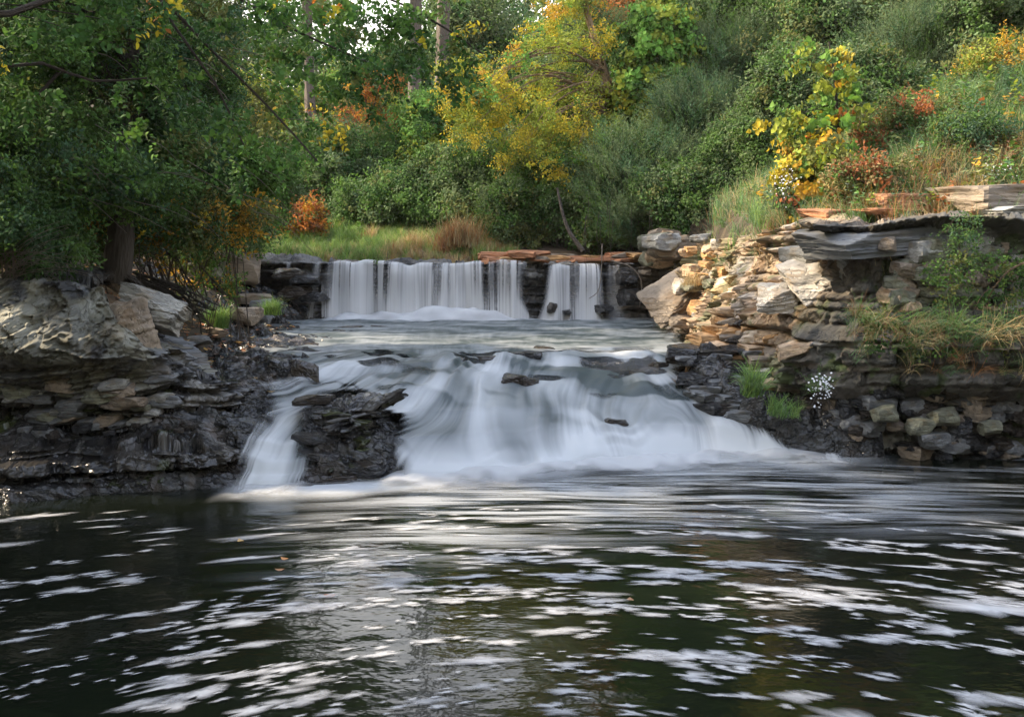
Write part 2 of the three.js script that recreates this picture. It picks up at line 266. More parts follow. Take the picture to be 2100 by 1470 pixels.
// foam on the pool: a soft apron at the foot of the cascade and long thin trails, then drifting patches
{
  const S = 1024, X0 = -4.5, X1 = 8, E0 = 7.6, E1 = 13.7;
  const d = new Uint8Array(S * S * 4);
  for (let j = 0; j < S; j++) for (let i = 0; i < S; i++) {
    const x = mix(X0, X1, (i + 0.5) / S), q = mix(E0, E1, (j + 0.5) / S), o = (j * S + i) * 4, off = pl(D0, x) - q;
    const bend = q + 0.05 * (x - 1) ** 2 * 0.3 + 0.12 * n2(x * 0.7, q * 0.7, 130), st = 0.5 * n2(x * 0.9, bend * 9, 131) + 0.3 * n2(x * 2, bend * 20, 132) + 0.2 * n2(x * 4, bend * 44, 133);
    const inX = sm(-3.4, -2.6, x) * sm(5.2, 3.4, x);
    let a = inX * sm(0.85, 0.02, off + 0.25 * n2(x * 1.6, q * 1.6, 135)) * 1.0;                                     // apron
    a = Math.max(a, 0.55 * sm(-0.25, 0.6, st + 0.12) * sm(4.2, 2.2, off) * sm(0.2, 0.9, off) * sm(-2.8, -0.8, x) * sm(6.2, 3.4, x));
    a = Math.max(a, 0.30 * sm(0.05, 0.55, st) * sm(3, 6, x) * sm(5, 2, off));
    a *= sm(0, 0.5, q - E0) * sm(0, 0.4, x - X0) * sm(0, 0.4, X1 - x);
    d.set([180, 184, 188, 255 * cl(a)], o);
  }
  const t = new THREE.DataTexture(d, S, S); t.magFilter = THREE.LinearFilter; t.minFilter = THREE.LinearMipmapLinearFilter; t.generateMipmaps = true; t.colorSpace = THREE.SRGBColorSpace; t.needsUpdate = true;
  const m = part(pool, 'foam_trail', vgrid(40, 30, (u, v) => { const x = mix(X0, X1, u), q = mix(E0, E1, v); return { p: [x, 0.005, q], uv: [u, v] }; }), new THREE.MeshStandardMaterial({ map: t, transparent: true, roughness: 0.7 }));
  m.geometry.deleteAttribute('color'); m.userData.kind = 'stuff';
}
{
  const R = rng(77), mat = new THREE.MeshStandardMaterial({ color: 0xffffff, vertexColors: true, transparent: true, roughness: 0.75 });
  const patches = [];
  const CX = 1.1, CD = 7.9;                                   // the slow eddy they turn about
  function blob(x, d, len, wid) {
    const dx = (x - CX), dd = (d - CD) * 2.2, ang = 0.55 * Math.atan2(-(x - 0.3), Math.max(0.6, d - 4.6)) + (R() - 0.5) * 0.3, flow = cl(Math.abs(dd) < 0.3 && Math.abs(dx) < 0.5 ? R() * 3 : 0, 0, 3);
    const al = 0.5 + 0.45 * R(), ca = Math.cos(ang + flow * 0), sa = Math.sin(ang + flow * 0), n = 26, seed = fl(R() * 1e6), p = [x, 0.009 + R() * 0.002, -d], c = [0.40, 0.41, 0.42, al], ix = [];
    for (let ring = 1; ring <= 3; ring++) for (let k = 0; k < n; k++) {
      const th = k / n * Math.PI * 2, cx = Math.cos(th), sx = Math.sin(th), rr = 1 + 0.55 * n2(cx * 1.7 + 9, sx * 1.7 + 5, seed) + 0.35 * n2(cx * 4, sx * 4, seed + 1), f = [0, 0.4, 0.75, 1.35][ring];
      const a = cx * len * rr * f, b = sx * wid * rr * f;
      p.push(x + a * ca - b * sa, p[1], -d - (a * sa + b * ca)); const w = 0.40 + 0.10 * n2(th * 3, ring, seed + 2); c.push(w, w, w * 1.02, ring === 3 ? 0 : al * (ring === 2 ? 0.6 : 0.95));
    }
    for (let k = 0; k < n; k++) { const k2 = (k + 1) % n; ix.push(0, 1 + k, 1 + k2); for (let r = 0; r < 2; r++) { const a = 1 + r * n + k, b = 1 + r * n + k2; ix.push(a, a + n, b + n, a, b + n, b); } }
    const g = new THREE.BufferGeometry(); g.setAttribute('position', new THREE.Float32BufferAttribute(p, 3)); g.setAttribute('color', new THREE.Float32BufferAttribute(c, 4)); g.setIndex(ix); g.computeVertexNormals();
    patches.push({ g, s: len * wid / d });
  }
  for (let k = 0, tries = 0; k < 1200 && tries < 90000; tries++) {
    const d = 5.2 + 5.8 * R(), x = (R() * 2 - 1) * (d * 0.53 + 0.3), rr = Math.hypot(x - 0.3, (d - 4.6) * 1.1);
    const den = 0.45 + 0.36 * n2(rr * 3.2, Math.atan2(x, d) * 3, 140) + 0.28 * n2(x * 1.3, d * 1.6, 141), near = sm(10.9, 8.6, d) * (1 - 0.3 * sm(-1.5, -4, x));
    if (R() > cl(den) * near + 0.03) continue;
    const far = sm(6.5, 9.5, d), big = R() < 0.10, L = (0.04 + 0.115 * R() * R()) * (1 + 0.9 * far) * (big ? 1.9 : 1), a0 = 0.55 * Math.atan2(-(x - 0.3), Math.max(0.6, d - 4.6)); blob(x, d, L, L * (0.52 - 0.24 * far) * (0.45 + 0.6 * R())); k++;
    if (R() < 0.4) for (let e = 0, n = 1 + R() * 4; e < n; e++) { const q = (R() - 0.5) * 0.7; blob(x + q * Math.cos(a0) + (R() - 0.5) * 0.05, d + q * Math.sin(a0) + (R() - 0.5) * 0.14, L * (0.4 + 0.5 * R()), L * (0.18 + 0.14 * R())); k++; }
  }
  patches.sort((a, b) => b.s - a.s);
  patches.slice(0, 300).forEach((q) => part(pool, 'foam_patch', q.g, mat));
  const rest = part(pool, 'foam_fleck', mergeGeometries(patches.slice(300).map((q) => q.g)), mat); rest.userData.kind = 'stuff';
}
// upper stream and the curtains that drop from the ledge
const LIP = 2.43, LIPD = 22.95;
struct(shade(new THREE.Mesh(vgrid(60, 12, (u, v) => { const x = mix(-14.5, 3.6, u), d = mix(LIPD - 0.02, 28.5, v); return { p: [x, LIP - 0.02 + 0.012 * n2(x * 2, d * 3, 3), d], uv: [x * 0.4, d * 0.4] }; }), poolMat)), 'upper_stream', 'thin dark upper stream behind the ledge of the falls', 'water');
const curtainTex = [0, 1].map((k) => {
  const W = 512, d = new Uint8Array(W * W * 4);
  for (let j = 0; j < W; j++) for (let i = 0; i < W; i++) {
    const u = i / W, v = j / W, o = (j * W + i) * 4, uu = u * 10 + 0.12 * n2(u * 5, v * 1.2, 700 + k);
    const a = 0.4 * n2(uu * 0.9, v * 0.4, 704 + k) + 0.42 * n2(uu * 2.2, v * 0.6, 701 + k) + 0.28 * n2(uu * 6.5, v * 0.8, 702 + k) + 0.18 * n2(uu * 15, v, 703 + k), low = sm(0.45, 1, v);
    const al = cl(sm(-0.5, 0.45, a + 0.22 + 0.3 * low) * (0.66 + 0.3 * low)), w = 0.49 + 0.12 * a;
    d.set([255 * Math.pow(w, 0.45), 255 * Math.pow(w * 1.01, 0.45), 255 * Math.pow(w * 1.03, 0.45), 255 * al], o);
  }
  const t = new THREE.DataTexture(d, W, W); t.wrapS = THREE.RepeatWrapping; t.magFilter = THREE.LinearFilter; t.minFilter = THREE.LinearMipmapLinearFilter; t.generateMipmaps = true; t.colorSpace = THREE.SRGBColorSpace; t.needsUpdate = true;
  return new THREE.MeshStandardMaterial({ map: t, vertexColors: true, transparent: true, roughness: 0.6 });
});
function curtain(px0, px1, label, o = {}) {
  const x0 = M(px0 - 1050, LIPD), x1 = M(px1 - 1050, LIPD), w = x1 - x0, base = o.base ?? 1.2, seed = o.seed ?? 1, lean = o.lean ?? 0.02, out = o.out ?? 0.32;
  const g = vgrid(Math.max(6, fl(w * 30)), 30, (u, v) => {
    const over = v < 0.12 ? 1 - v / 0.12 : 0, t = v < 0.12 ? 0 : (v - 0.12) / 0.88, x = x0 + w * u + lean * t * t * w + 0.04 * n2(u * w * 3, t, seed) + w * (o.flare ?? 0.06) * (u - 0.5) * t;
    const rag = 0.16 * n2(x * 1.2, 3, seed + 2) + 0.06 * n2(x * 4, 3, seed + 4), fold = 0.05 * n2(x * 3.3, t * 0.7, seed + 5) + 0.03 * n2(x * 9, t, seed + 6);
    const d = LIPD - 0.06 + rag + over * 0.45 - out * Math.sqrt(t) - fold * sm(0, 0.3, t) - 0.02 * (1 - over), h = LIP + 0.025 - 0.02 * (1 - over) + 0.06 * n2(x * 1.3, 5, 8) + 0.03 * n2(x * 4, 5, seed + 8) - (LIP - base) * Math.pow(t, 1.25);
    return { p: [x, h, d], uv: [x * 0.42 + seed * 0.37, v], a: sm(0, 0.16 / Math.max(w, 0.2), Math.min(u, 1 - u) + 0.05 * n2(t * 3, u * 8, seed)) * sm(0, 0.1, v) * (o.a ?? 1) };
  });
  struct(shade(new THREE.Mesh(g, curtainTex[seed % 2])), 'waterfall', label, 'waterfall');
}
curtain(590, 601, 'tiny single thread of water on the dark wall beside the falls', { base: 1.95, seed: 3, out: 0.1 });
curtain(640, 660, 'narrow separate ribbon of falling water beside the wide curtain', { seed: 2, lean: -0.3, out: 0.2 });
curtain(668, 935, 'wide white curtain of the falls above the foam mound', { seed: 4 });
curtain(885, 1078, 'straight stranded white curtain between the wide curtain and the dark gap', { seed: 5, out: 0.25 });
curtain(1122, 1232, 'smaller spreading curtain of water beyond the dark gap', { seed: 6, out: 0.45, flare: 0.2, lean: -0.1 });
curtain(1240, 1286, 'faint thin trickles beside the smaller curtain', { seed: 7, a: 0.4, out: 0.15 });
{
  // foam heaped at the foot of the falls
  const S = (x) => Math.max(sm(-4.6, -3.4, x) * sm(0.9, -0.3, x), 0.55 * sm(0.3, 0.8, x) * sm(2.4, 1.7, x));
  const g = vgrid(260, 60, (u, v) => {
    const x = mix(-4.9, 2.6, u), d = mix(21.6, 22.75, v), k = S(x), hump = 0.14 * Math.exp(-(((x + 1.9) / 0.9) ** 2)) + 0.12 * Math.exp(-(((x + 0.7) / 0.9) ** 2)) + 0.08 * Math.exp(-(((x + 3.2) / 0.7) ** 2)) + 0.12;
    const h = 1.15 + k * sm(0.15, 0.95, v) * (hump * (0.9 + 0.35 * n2(x * 2.2, d * 2, 150) + 0.1 * n2(x * 6, d * 5, 151)) + 0.05);
    return { p: [x, h, d], uv: [u, v], c: [0.49, 0.50, 0.515], a: cl(k * 1.2) * sm(0, 0.4, v + 0.2 * n2(x * 2.5, d * 2, 152)) * (0.62 + 0.3 * n2(x * 3, d * 4, 153)) * sm(1.0, 0.8, v + 0.1 * n2(x * 4, 1, 154)) };
  });
  struct(shade(new THREE.Mesh(g, new THREE.MeshStandardMaterial({ vertexColors: true, transparent: true, roughness: 0.8 }))), 'splash_foam', 'white boiling foam heaped at the foot of the upper falls', 'foam', 'stuff');
}
// ------------------------------------------------------------------ rock faces
function layers(seed, t0, t1) { const R = rng(seed), a = [0]; while (a[a.length - 1] < 6) a.push(a[a.length - 1] + t0 + (t1 - t0) * R() * R()); return a; }
// A bedded rock face along a plan curve. side = +1 when the bank lies to the right of the direction of travel (x right, depth up).
function rockFace(o) {
  const c = o.curve, seg = [0]; for (let i = 1; i < c.length; i++) seg.push(seg[i - 1] + Math.hypot(c[i][0] - c[i - 1][0], c[i][1] - c[i - 1][1]));
  const L = seg[seg.length - 1], ns = Math.round(L / o.step), nv = o.rows, nc = o.cap ?? 12, tot = nv + nc + 1, lay = layers(o.seed, o.t0 ?? 0.06, o.t1 ?? 0.26);
  const smooth = (s) => { let x = 0, d = 0; const k = 5, rad = o.round ?? 0.4; for (let i = -k; i <= k; i++) { const q = cl(s + i / k * rad, 0, L); let j = 1; while (j < seg.length - 1 && seg[j] < q) j++; const t = (q - seg[j - 1]) / (seg[j] - seg[j - 1]); x += mix(c[j - 1][0], c[j][0], t); d += mix(c[j - 1][1], c[j][1], t); } return [x / (2 * k + 1), d / (2 * k + 1)]; };
  const P = [], UV = [], C = [], ix = [];
  for (let i = 0; i <= ns; i++) {
    const s = L * i / ns, a = smooth(s - 0.05), b = smooth(s + 0.05), p = smooth(s); let nx = (b[1] - a[1]), nd = -(b[0] - a[0]); const l = Math.hypot(nx, nd) || 1; nx *= o.side / l; nd *= o.side / l;
    const y0 = o.bottom(s / L, p), y1 = o.top(s / L, p);
    for (let j = 0; j < tot; j++) {
      const v = Math.min(1, j / nv), capk = j > nv ? (j - nv) / nc : 0;
      const y = mix(y0, y1, v), yw = y + 0.10 * n2(s * 0.5, o.seed, 1) + 0.03 * n2(s * 2.2, y * 2, 2);
      let li = 0; while (li < lay.length - 2 && lay[li + 1] < yw) li++;
      const lt = (yw - lay[li]) / (lay[li + 1] - lay[li]), lw = lay[li + 1] - lay[li];
      const bw = (0.18 + 0.5 * h3(li, 1, o.seed)) * (o.block ?? 1), bs = s / bw + h3(li, 2, o.seed) * 9 + 0.3 * n2(s * 2, li, o.seed), bi = fl(bs), bt = bs - bi;
      const massive = o.massive ? o.massive(s / L, v, s, y) : 0, sa = (1 - massive) * (o.strata ?? 1);
      const edge = Math.min(bt, 1 - bt) * bw, ledge = Math.min(lt, 1 - lt) * lw;
      let set = o.profile(s / L, v, p, s, y);
      set += sa * (0.17 * (h3(li, 3, o.seed) - 0.5) + 0.15 * n2(s * 0.9, li * 7.7, o.seed + 3) + 0.13 * (h3(li, bi, o.seed + 4) - 0.5) + (bt - 0.5) * 0.09 * (h3(li, bi, o.seed + 5) - 0.5) * 2 + 0.09 * (1 - sm(0, 0.035, edge)) + 0.10 * (1 - sm(0, 0.03, ledge)));
      set += massive * (0.07 * (1 - sm(0, 0.035, Math.abs(fbm2(s * 1.3, y * 1.7, 4, o.seed + 60)))) + 0.05 * (1 - sm(0, 0.05, Math.abs(fbm2(s * 3.1, y * 4.2, 3, o.seed + 61)))) + 0.22 * facet(s * 0.8, y, 0.75, o.seed + 20) + 0.13 * facet(s, y * 1.2, 0.3, o.seed + 21)) + 0.06 * facet(s, y * 1.4, 0.13, o.seed + 22) + massive * 0.035 * facet(s, y * 1.2, 0.07, o.seed + 23) + 0.26 * fbm2(s * 0.6, y * 0.6, 3, o.seed + 30) + 0.09 * fbm2(s * 3.5, y * 5, 4, o.seed + 31);
      const back = capk * (o.capDepth ?? 1.2); set += back;
      const px = p[0] + nx * set, pd = p[1] + nd * set; let yy = y;
      if (capk > 0) yy = y1 + (o.capRise ?? 0) * capk + (o.capRel ?? 1) * sm(0, 0.2, capk) * (0.16 * facet(px, pd, 0.5, o.seed + 40) + 0.07 * facet(px, pd, 0.2, o.seed + 41)) + 0.2 * fbm2(px * 0.8, pd * 0.8, 3, o.seed + 42) * capk;
      P.push(px, yy, -pd); UV.push(s * 0.8, (y + back) * 0.8);
      C.push(...o.color(s / L, v, { s, y: yy, id: h3(li, bi, o.seed + 6), li: h3(li, 8, o.seed), cap: capk, n: fbm2(s * 1.2, y * 1.2, 4, o.seed + 50), f: fbm2(s * 6, y * 6, 3, o.seed + 51), x: px, d: pd }));
      if (i && j) { const k = i * tot + j; if (o.side > 0) ix.push(k - tot - 1, k, k - tot, k - tot - 1, k - 1, k); else ix.push(k - tot - 1, k - tot, k, k - tot - 1, k, k - 1); }
    }
  }
  let g = new THREE.BufferGeometry(); g.setAttribute('position', new THREE.Float32BufferAttribute(P, 3)); g.setAttribute('uv', new THREE.Float32BufferAttribute(UV, 2)); g.setAttribute('color', new THREE.Float32BufferAttribute(C, 3)); g.setIndex(ix); g.computeVertexNormals();
  return g;
}
const hue = (a, b, t) => [mix(a[0], b[0], t), mix(a[1], b[1], t), mix(a[2], b[2], t)];
const cGrey = [0.34, 0.33, 0.31], cPale = [0.62, 0.59, 0.54], cDark = [0.075, 0.078, 0.08], cOch = [0.50, 0.28, 0.11], cTan = [0.55, 0.40, 0.27], cOl = [0.26, 0.25, 0.14], cBr = [0.20, 0.16, 0.12], cMoss = [0.10, 0.13, 0.05];

// right bank cliff
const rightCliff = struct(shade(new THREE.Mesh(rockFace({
  seed: 901, side: -1, step: 0.028, rows: 118, cap: 16, t0: 0.05, t1: 0.42, block: 1.5, massive: (u, v, s, y) => sm(-0.05, 0.2, fbm2(s * 0.55, y * 1.1, 3, 805) + 0.12 * sm(0.5, 0.8, v)), capDepth: 1.9, capRise: 0.15,
  curve: [[2.75, 23.2], [2.95, 21.0], [3.0, 19], [2.95, 17.2], [3.05, 15.9], [3.4, 15.0], [3.85, 14.15], [4.5, 13.55], [5.6, 13.3], [7.6, 13.05], [9.2, 11.2], [10, 7]],
  bottom: (u, p) => (p[1] > 14.3 ? mix(-0.2, 0.75, sm(14.3, 15.4, p[1])) : -0.2),
  top: (u, p) => mix(3.06, 2.75, sm(15, 22, p[1])) + 0.1 * n2(p[0] * 1.3, p[1] * 1.3, 77),
  profile: (u, v, p, s, y) => { const stepped = sm(13.9, 15.2, p[1]); const flat = 0.22 - 0.42 * sm(0.24, 0.36, v) * sm(0.62, 0.5, v) + 0.34 * sm(0.62, 0.78, v) * sm(1.0, 0.95, v) - 0.15 * sm(0.93, 1, v) + 0.1 * sm(0.1, 0.0, v); return mix(flat, 0.05 + 1.15 * Math.pow(v, 1.15) - 0.2 * sm(0.75, 0.9, v), stepped); },
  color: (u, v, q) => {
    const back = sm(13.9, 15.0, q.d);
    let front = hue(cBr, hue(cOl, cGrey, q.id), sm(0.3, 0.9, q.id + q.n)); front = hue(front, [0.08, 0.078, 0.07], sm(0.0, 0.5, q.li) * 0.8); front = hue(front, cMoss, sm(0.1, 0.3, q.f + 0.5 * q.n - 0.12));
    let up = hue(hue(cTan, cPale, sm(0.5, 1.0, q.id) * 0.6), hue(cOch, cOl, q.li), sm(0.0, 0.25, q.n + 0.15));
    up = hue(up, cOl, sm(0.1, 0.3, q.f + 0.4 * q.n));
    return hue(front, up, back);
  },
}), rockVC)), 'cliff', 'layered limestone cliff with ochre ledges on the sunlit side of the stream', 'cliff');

// ledge of the upper falls
const fallsLedge = struct(shade(new THREE.Mesh(rockFace({
  seed: 944, side: -1, step: 0.035, rows: 50, cap: 16, capDepth: 1.3, t1: 0.2,
  curve: [[-8.6, 23.9], [-6.6, 23.2], [-5.2, 22.95], [-3, 23.0], [0, 22.98], [2.4, 23.0], [3.6, 22.7]],
  bottom: () => 1.0, top: (u, p) => LIP - 0.015 + 0.03 * n2(p[0] * 1.1, 4, 9) + 0.05 * sm(-4.3, -4.8, p[0]),
  profile: (u, v, p) => 0.5 - 0.42 * sm(0.55, 0.85, v) + 0.0 - 0.35 * sm(0.4, 0.1, v) * sm(-3.9, -4.8, p[0]), strata: 0.75, block: 1.6,
  color: (u, v, q) => hue(hue([0.10, 0.10, 0.105], [0.16, 0.13, 0.10], sm(0, 0.3, q.n)), cGrey, sm(0.5, 0.8, q.id) * 0.4),
}), rockVC)), 'rock_ledge', 'dark horizontal rock ledge that the upper falls drop over', 'rock ledge');

// big pale boulder outcrop on the shaded side
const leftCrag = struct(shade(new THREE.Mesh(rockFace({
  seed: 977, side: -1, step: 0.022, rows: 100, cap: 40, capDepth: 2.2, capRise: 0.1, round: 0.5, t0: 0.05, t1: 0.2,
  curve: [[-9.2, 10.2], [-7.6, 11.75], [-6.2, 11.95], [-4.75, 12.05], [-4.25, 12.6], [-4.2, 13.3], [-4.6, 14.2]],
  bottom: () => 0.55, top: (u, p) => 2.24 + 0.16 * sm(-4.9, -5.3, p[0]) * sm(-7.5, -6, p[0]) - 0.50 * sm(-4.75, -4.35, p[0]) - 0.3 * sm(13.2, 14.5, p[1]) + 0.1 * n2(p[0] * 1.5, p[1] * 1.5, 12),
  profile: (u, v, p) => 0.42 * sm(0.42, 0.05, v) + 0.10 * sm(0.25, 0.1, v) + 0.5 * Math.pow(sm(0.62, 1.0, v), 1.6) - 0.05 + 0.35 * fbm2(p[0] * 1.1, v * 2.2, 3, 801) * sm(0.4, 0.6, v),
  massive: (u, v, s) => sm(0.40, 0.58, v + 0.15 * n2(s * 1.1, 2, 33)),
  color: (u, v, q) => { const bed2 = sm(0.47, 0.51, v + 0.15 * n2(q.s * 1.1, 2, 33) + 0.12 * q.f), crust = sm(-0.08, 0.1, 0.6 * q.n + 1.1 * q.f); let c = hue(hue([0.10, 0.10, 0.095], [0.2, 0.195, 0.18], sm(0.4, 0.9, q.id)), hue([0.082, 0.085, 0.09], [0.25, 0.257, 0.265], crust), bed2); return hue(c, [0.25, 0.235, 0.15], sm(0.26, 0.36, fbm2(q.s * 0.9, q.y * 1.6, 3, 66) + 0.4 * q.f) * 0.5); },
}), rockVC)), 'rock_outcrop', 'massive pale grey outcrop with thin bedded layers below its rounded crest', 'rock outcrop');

// low wet ledges at the water's edge and the stepped island beside the chute
const wetColor = (u, v, q) => { let c = hue([0.026, 0.026, 0.028], [0.055, 0.05, 0.045], q.id); c = hue(c, [0.21, 0.20, 0.185], sm(0.16, 0.26, q.n + 0.6 * q.f) * 0.8); return hue(c, [0.045, 0.055, 0.02], sm(0.2, 0.3, fbm2(q.s * 1.7, q.y * 2 + q.cap, 3, 68) + 0.3 * q.f)); };
function wetFace(label, seed, curve, bottom, top, setback, capDepth, capRise, o = {}) {
  return struct(shade(new THREE.Mesh(rockFace({ seed, side: -1, step: 0.024, rows: o.rows ?? 44, cap: o.cap ?? 44, capDepth, capRise, t0: 0.05, t1: 0.22, block: 1.3, round: 0.35, curve, bottom: () => bottom, top: (u, p) => top(p) + 0.08 * n2(p[0] * 1.7, p[1] * 1.7, seed), capRel: o.capRel ?? 1, profile: (u, v) => setback(v), color: wetColor }), wetVC)), 'wet_ledge', label, 'rock ledge');
}
const shoreLedge = wetFace('low black wet ledge along the pool under the pale outcrop', 1011, [[-9.2, 9.6], [-8.2, 10.55], [-6.6, 10.95], [-5.0, 11.12], [-3.9, 11.45], [-3.35, 11.75], [-3.22, 12.3]], -0.25, (p) => 0.42 + 0.12 * sm(-4, -6, p[0]), (v) => 0.30 * v - 0.12 * sm(0.3, 0.6, v) + 0.06, 1.5, 0.34, { cap: 60 });
wetFace('dark wet block between the outcrop and the small side chute', 1012, [[-5.2, 12.2], [-4.4, 12.3], [-3.75, 12.55], [-3.42, 13.0], [-3.4, 13.6], [-3.6, 14.3]], 0.3, () => 1.02, (v) => 0.12 * v, 1.1, 0.14);
const island = wetFace('bare stepped black rock standing between the two chutes', 1013, [[-2.3, 13.5], [-2.55, 12.9], [-2.52, 12.2], [-2.35, 11.85], [-1.9, 11.83], [-1.55, 11.98], [-1.42, 12.4], [-1.6, 13.2]], -0.2, () => 0.74, (v) => 0.16 * v + 0.10 * fl(v * 4.3), 0.36, 0.10, { rows: 60, cap: 30, capRel: 0.4 });
// ------------------------------------------------------------------ loose stones
function stoneGeo(seed, detail, flat = 0, rough = 0.06, crease = 0.55) {
  const R = rng(seed), pl_ = [], dir = new THREE.Vector3();
  for (const [a, b] of [[0, 1], [0, -1], [1, 1], [1, -1], [2, 1], [2, -1]]) { const n = new THREE.Vector3((R() - 0.5) * 0.5, (R() - 0.5) * 0.3, (R() - 0.5) * 0.5); n.setComponent(a, b); pl_.push([n.normalize(), 0.82 + 0.18 * R()]); }
  for (let k = 0; k < 8; k++) { const n = new THREE.Vector3(R() * 2 - 1, (R() * 2 - 1) * (1 - 0.5 * flat), R() * 2 - 1).normalize(); pl_.push([n, 0.85 + 0.38 * R()]); }
  let g = mergeVertices(new THREE.IcosahedronGeometry(1, detail).deleteAttribute('uv').deleteAttribute('normal')); const p = g.attributes.position;
  for (let i = 0; i < p.count; i++) {
    dir.fromBufferAttribute(p, i).normalize(); let r = 9; for (const [n, d] of pl_) { const q = n.dot(dir); if (q > 0.05) r = Math.min(r, d / q); }
    r = Math.min(r, 1.5); const x = dir.x * r, y = dir.y * r, z = dir.z * r;
    r *= 1 + rough * (fbm3(x * 1.6, y * 3.2, z * 1.6, 3, seed) * 2) + rough * 0.35 * (n2(y * 9 + n3(x, y, z, seed), seed, 4) > 0 ? 1 : -1) * (1 - Math.abs(dir.y));
    p.setXYZ(i, dir.x * r, dir.y * r, dir.z * r);
  }
  g.computeBoundingBox(); const s = g.boundingBox.getSize(new THREE.Vector3()), c = g.boundingBox.getCenter(new THREE.Vector3()); g.translate(-c.x, -c.y, -c.z); g.scale(1 / s.x, 1 / s.y, 1 / s.z);   // unit box
  g = toCreasedNormals(g, crease); boxUV(g, 0.6); return g;
}
function boxUV(g, k) { const p = g.attributes.position, uv = new Float32Array(p.count * 2), a = new THREE.Vector3(), b = new THREE.Vector3(), c = new THREE.Vector3(); for (let i = 0; i < p.count; i += 3) { a.fromBufferAttribute(p, i); b.fromBufferAttribute(p, i + 1).sub(a); c.fromBufferAttribute(p, i + 2).sub(a); b.cross(c); const ax = Math.abs(b.x), ay = Math.abs(b.y), az = Math.abs(b.z); for (let q = 0; q < 3; q++) { const x = p.getX(i + q), y = p.getY(i + q), z = p.getZ(i + q); uv.set(ay >= ax && ay >= az ? [x * k, z * k] : ax >= az ? [z * k, y * k] : [x * k, y * k], (i + q) * 2); } } g.setAttribute('uv', new THREE.BufferAttribute(uv, 2)); }
const BLOCKS = Array.from({ length: 8 }, (_, k) => stoneGeo(1200 + k, 5, 0, 0.05)), SLABS = Array.from({ length: 7 }, (_, k) => stoneGeo(1300 + k, 6, 0.8, 0.05, 0.6));
const SR = rng(4242);
function addStone(parent, x, h, d, w, ht, dp, mat, o = {}) {
  const list = o.slab || ht < w * 0.45 ? SLABS : BLOCKS, m = shade(new THREE.Mesh(o.geo || list[fl(SR() * list.length)], mat)); m.name = o.name || 'stone';
  m.scale.set(w, ht, dp); m.position.set(x, h, -d); m.rotation.set((o.tx ?? (SR() - 0.5) * 0.16), (o.ty ?? (SR() - 0.5) * 1.0), (o.tz ?? (SR() - 0.5) * 0.2), 'YXZ'); parent.add(m); return m;
}
const pick = (a) => a[fl(SR() * a.length)];
// stone seen at a pixel box (centre x, centre y, width, height) at a depth
function stonePx(parent, px, py, wpx, hpx, d, mat, o = {}) { const p = at(px, py, d); return addStone(parent, p[0], p[1], d + (o.dp ?? 0.3) * 0.3, M(wpx, d), M(hpx, d), o.dp ?? M(wpx, d) * 0.8, mat, o); }

// stones of the right cliff: foot of the wall
for (let k = 0; k < 95; k++) { const px = 1640 + 470 * SR(), py = 800 + 135 * Math.pow(SR(), 0.9), d = 13.42 + 0.45 * sm(4.8, 3.9, M(px - 1050, 13.4)) - 0.02 * (px - 1700) / 40 * 0.5 + (940 - py) / 900; const w = 34 + 70 * SR() * SR(); stonePx(rightCliff, px, py, w, w * (0.35 + 0.35 * SR()), d, pick([ROCK.brown, ROCK.brown, ROCK.wetBrown, ROCK.slate, ROCK.slate, ROCK.wet, ROCK.wet, ROCK.brown]), { dp: 0.4 }); }
stonePx(rightCliff, 1920, 906, 66, 36, 13.15, ROCK.slate, { dp: 0.3, ty: 0.2 }); stonePx(rightCliff, 1945, 858, 64, 38, 13.2, ROCK.olive, { dp: 0.3 }); stonePx(rightCliff, 1895, 876, 62, 34, 13.2, ROCK.olive, { dp: 0.3 }); stonePx(rightCliff, 1822, 852, 58, 34, 13.25, ROCK.olive, { dp: 0.3 }); stonePx(rightCliff, 2040, 880, 46, 30, 13.1, ROCK.olive, { dp: 0.3 });
// under the big slab: pale weathered blocks
for (let k = 0; k < 52; k++) { const px = 1825 + 280 * SR(), py = 490 + 150 * SR(), w = 34 + 46 * SR(); stonePx(rightCliff, px, py, w, w * (0.55 + 0.3 * SR()), 13.55 + 0.2 * SR(), pick([ROCK.olive, ROCK.olive, ROCK.grey, ROCK.brown, ROCK.tan]), { dp: 0.45 }); }
// slabs of the rim
const bigSlab = stoneGeo(1401, 22, 0.9, 0.028, 0.5), rimSlab = stoneGeo(1402, 16, 0.9, 0.035, 0.5), pyr = stoneGeo(1405, 16, 0, 0.09, 0.5);
stonePx(rightCliff, 1815, 492, 345, 74, 13.9, ROCK.slate, { dp: 1.5, geo: bigSlab, tx: 0.06, ty: 0.12, tz: 0.05, name: 'slab' });
stonePx(rightCliff, 1990, 468, 230, 50, 13.9, ROCK.slate, { dp: 1.3, geo: rimSlab, tx: 0.03, ty: -0.1, tz: 0.02, name: 'slab' });
stonePx(rightCliff, 2060, 402, 250, 56, 14.6, ROCK.brown, { dp: 1.4, geo: rimSlab, tx: 0.05, ty: 0.3, tz: 0.04, name: 'slab' });
stonePx(rightCliff, 2080, 432, 190, 30, 14.3, ROCK.grey, { dp: 1.2, geo: bigSlab, tx: 0, ty: 0.2, tz: 0.02, name: 'slab' });
stonePx(rightCliff, 1860, 412, 165, 40, 15.0, ROCK.rust, { dp: 1.0, geo: rimSlab, tx: 0.1, ty: 0.1, tz: 0.0, name: 'slab' });
stonePx(rightCliff, 1700, 438, 90, 22, 15.0, ROCK.rust, { dp: 0.8, geo: rimSlab, tx: 0.1, ty: 0.4, tz: 0.04, name: 'slab' });
stonePx(rightCliff, 1810, 432, 100, 16, 14.7, ROCK.rust, { dp: 0.6, tz: 0.0, name: 'slab' });
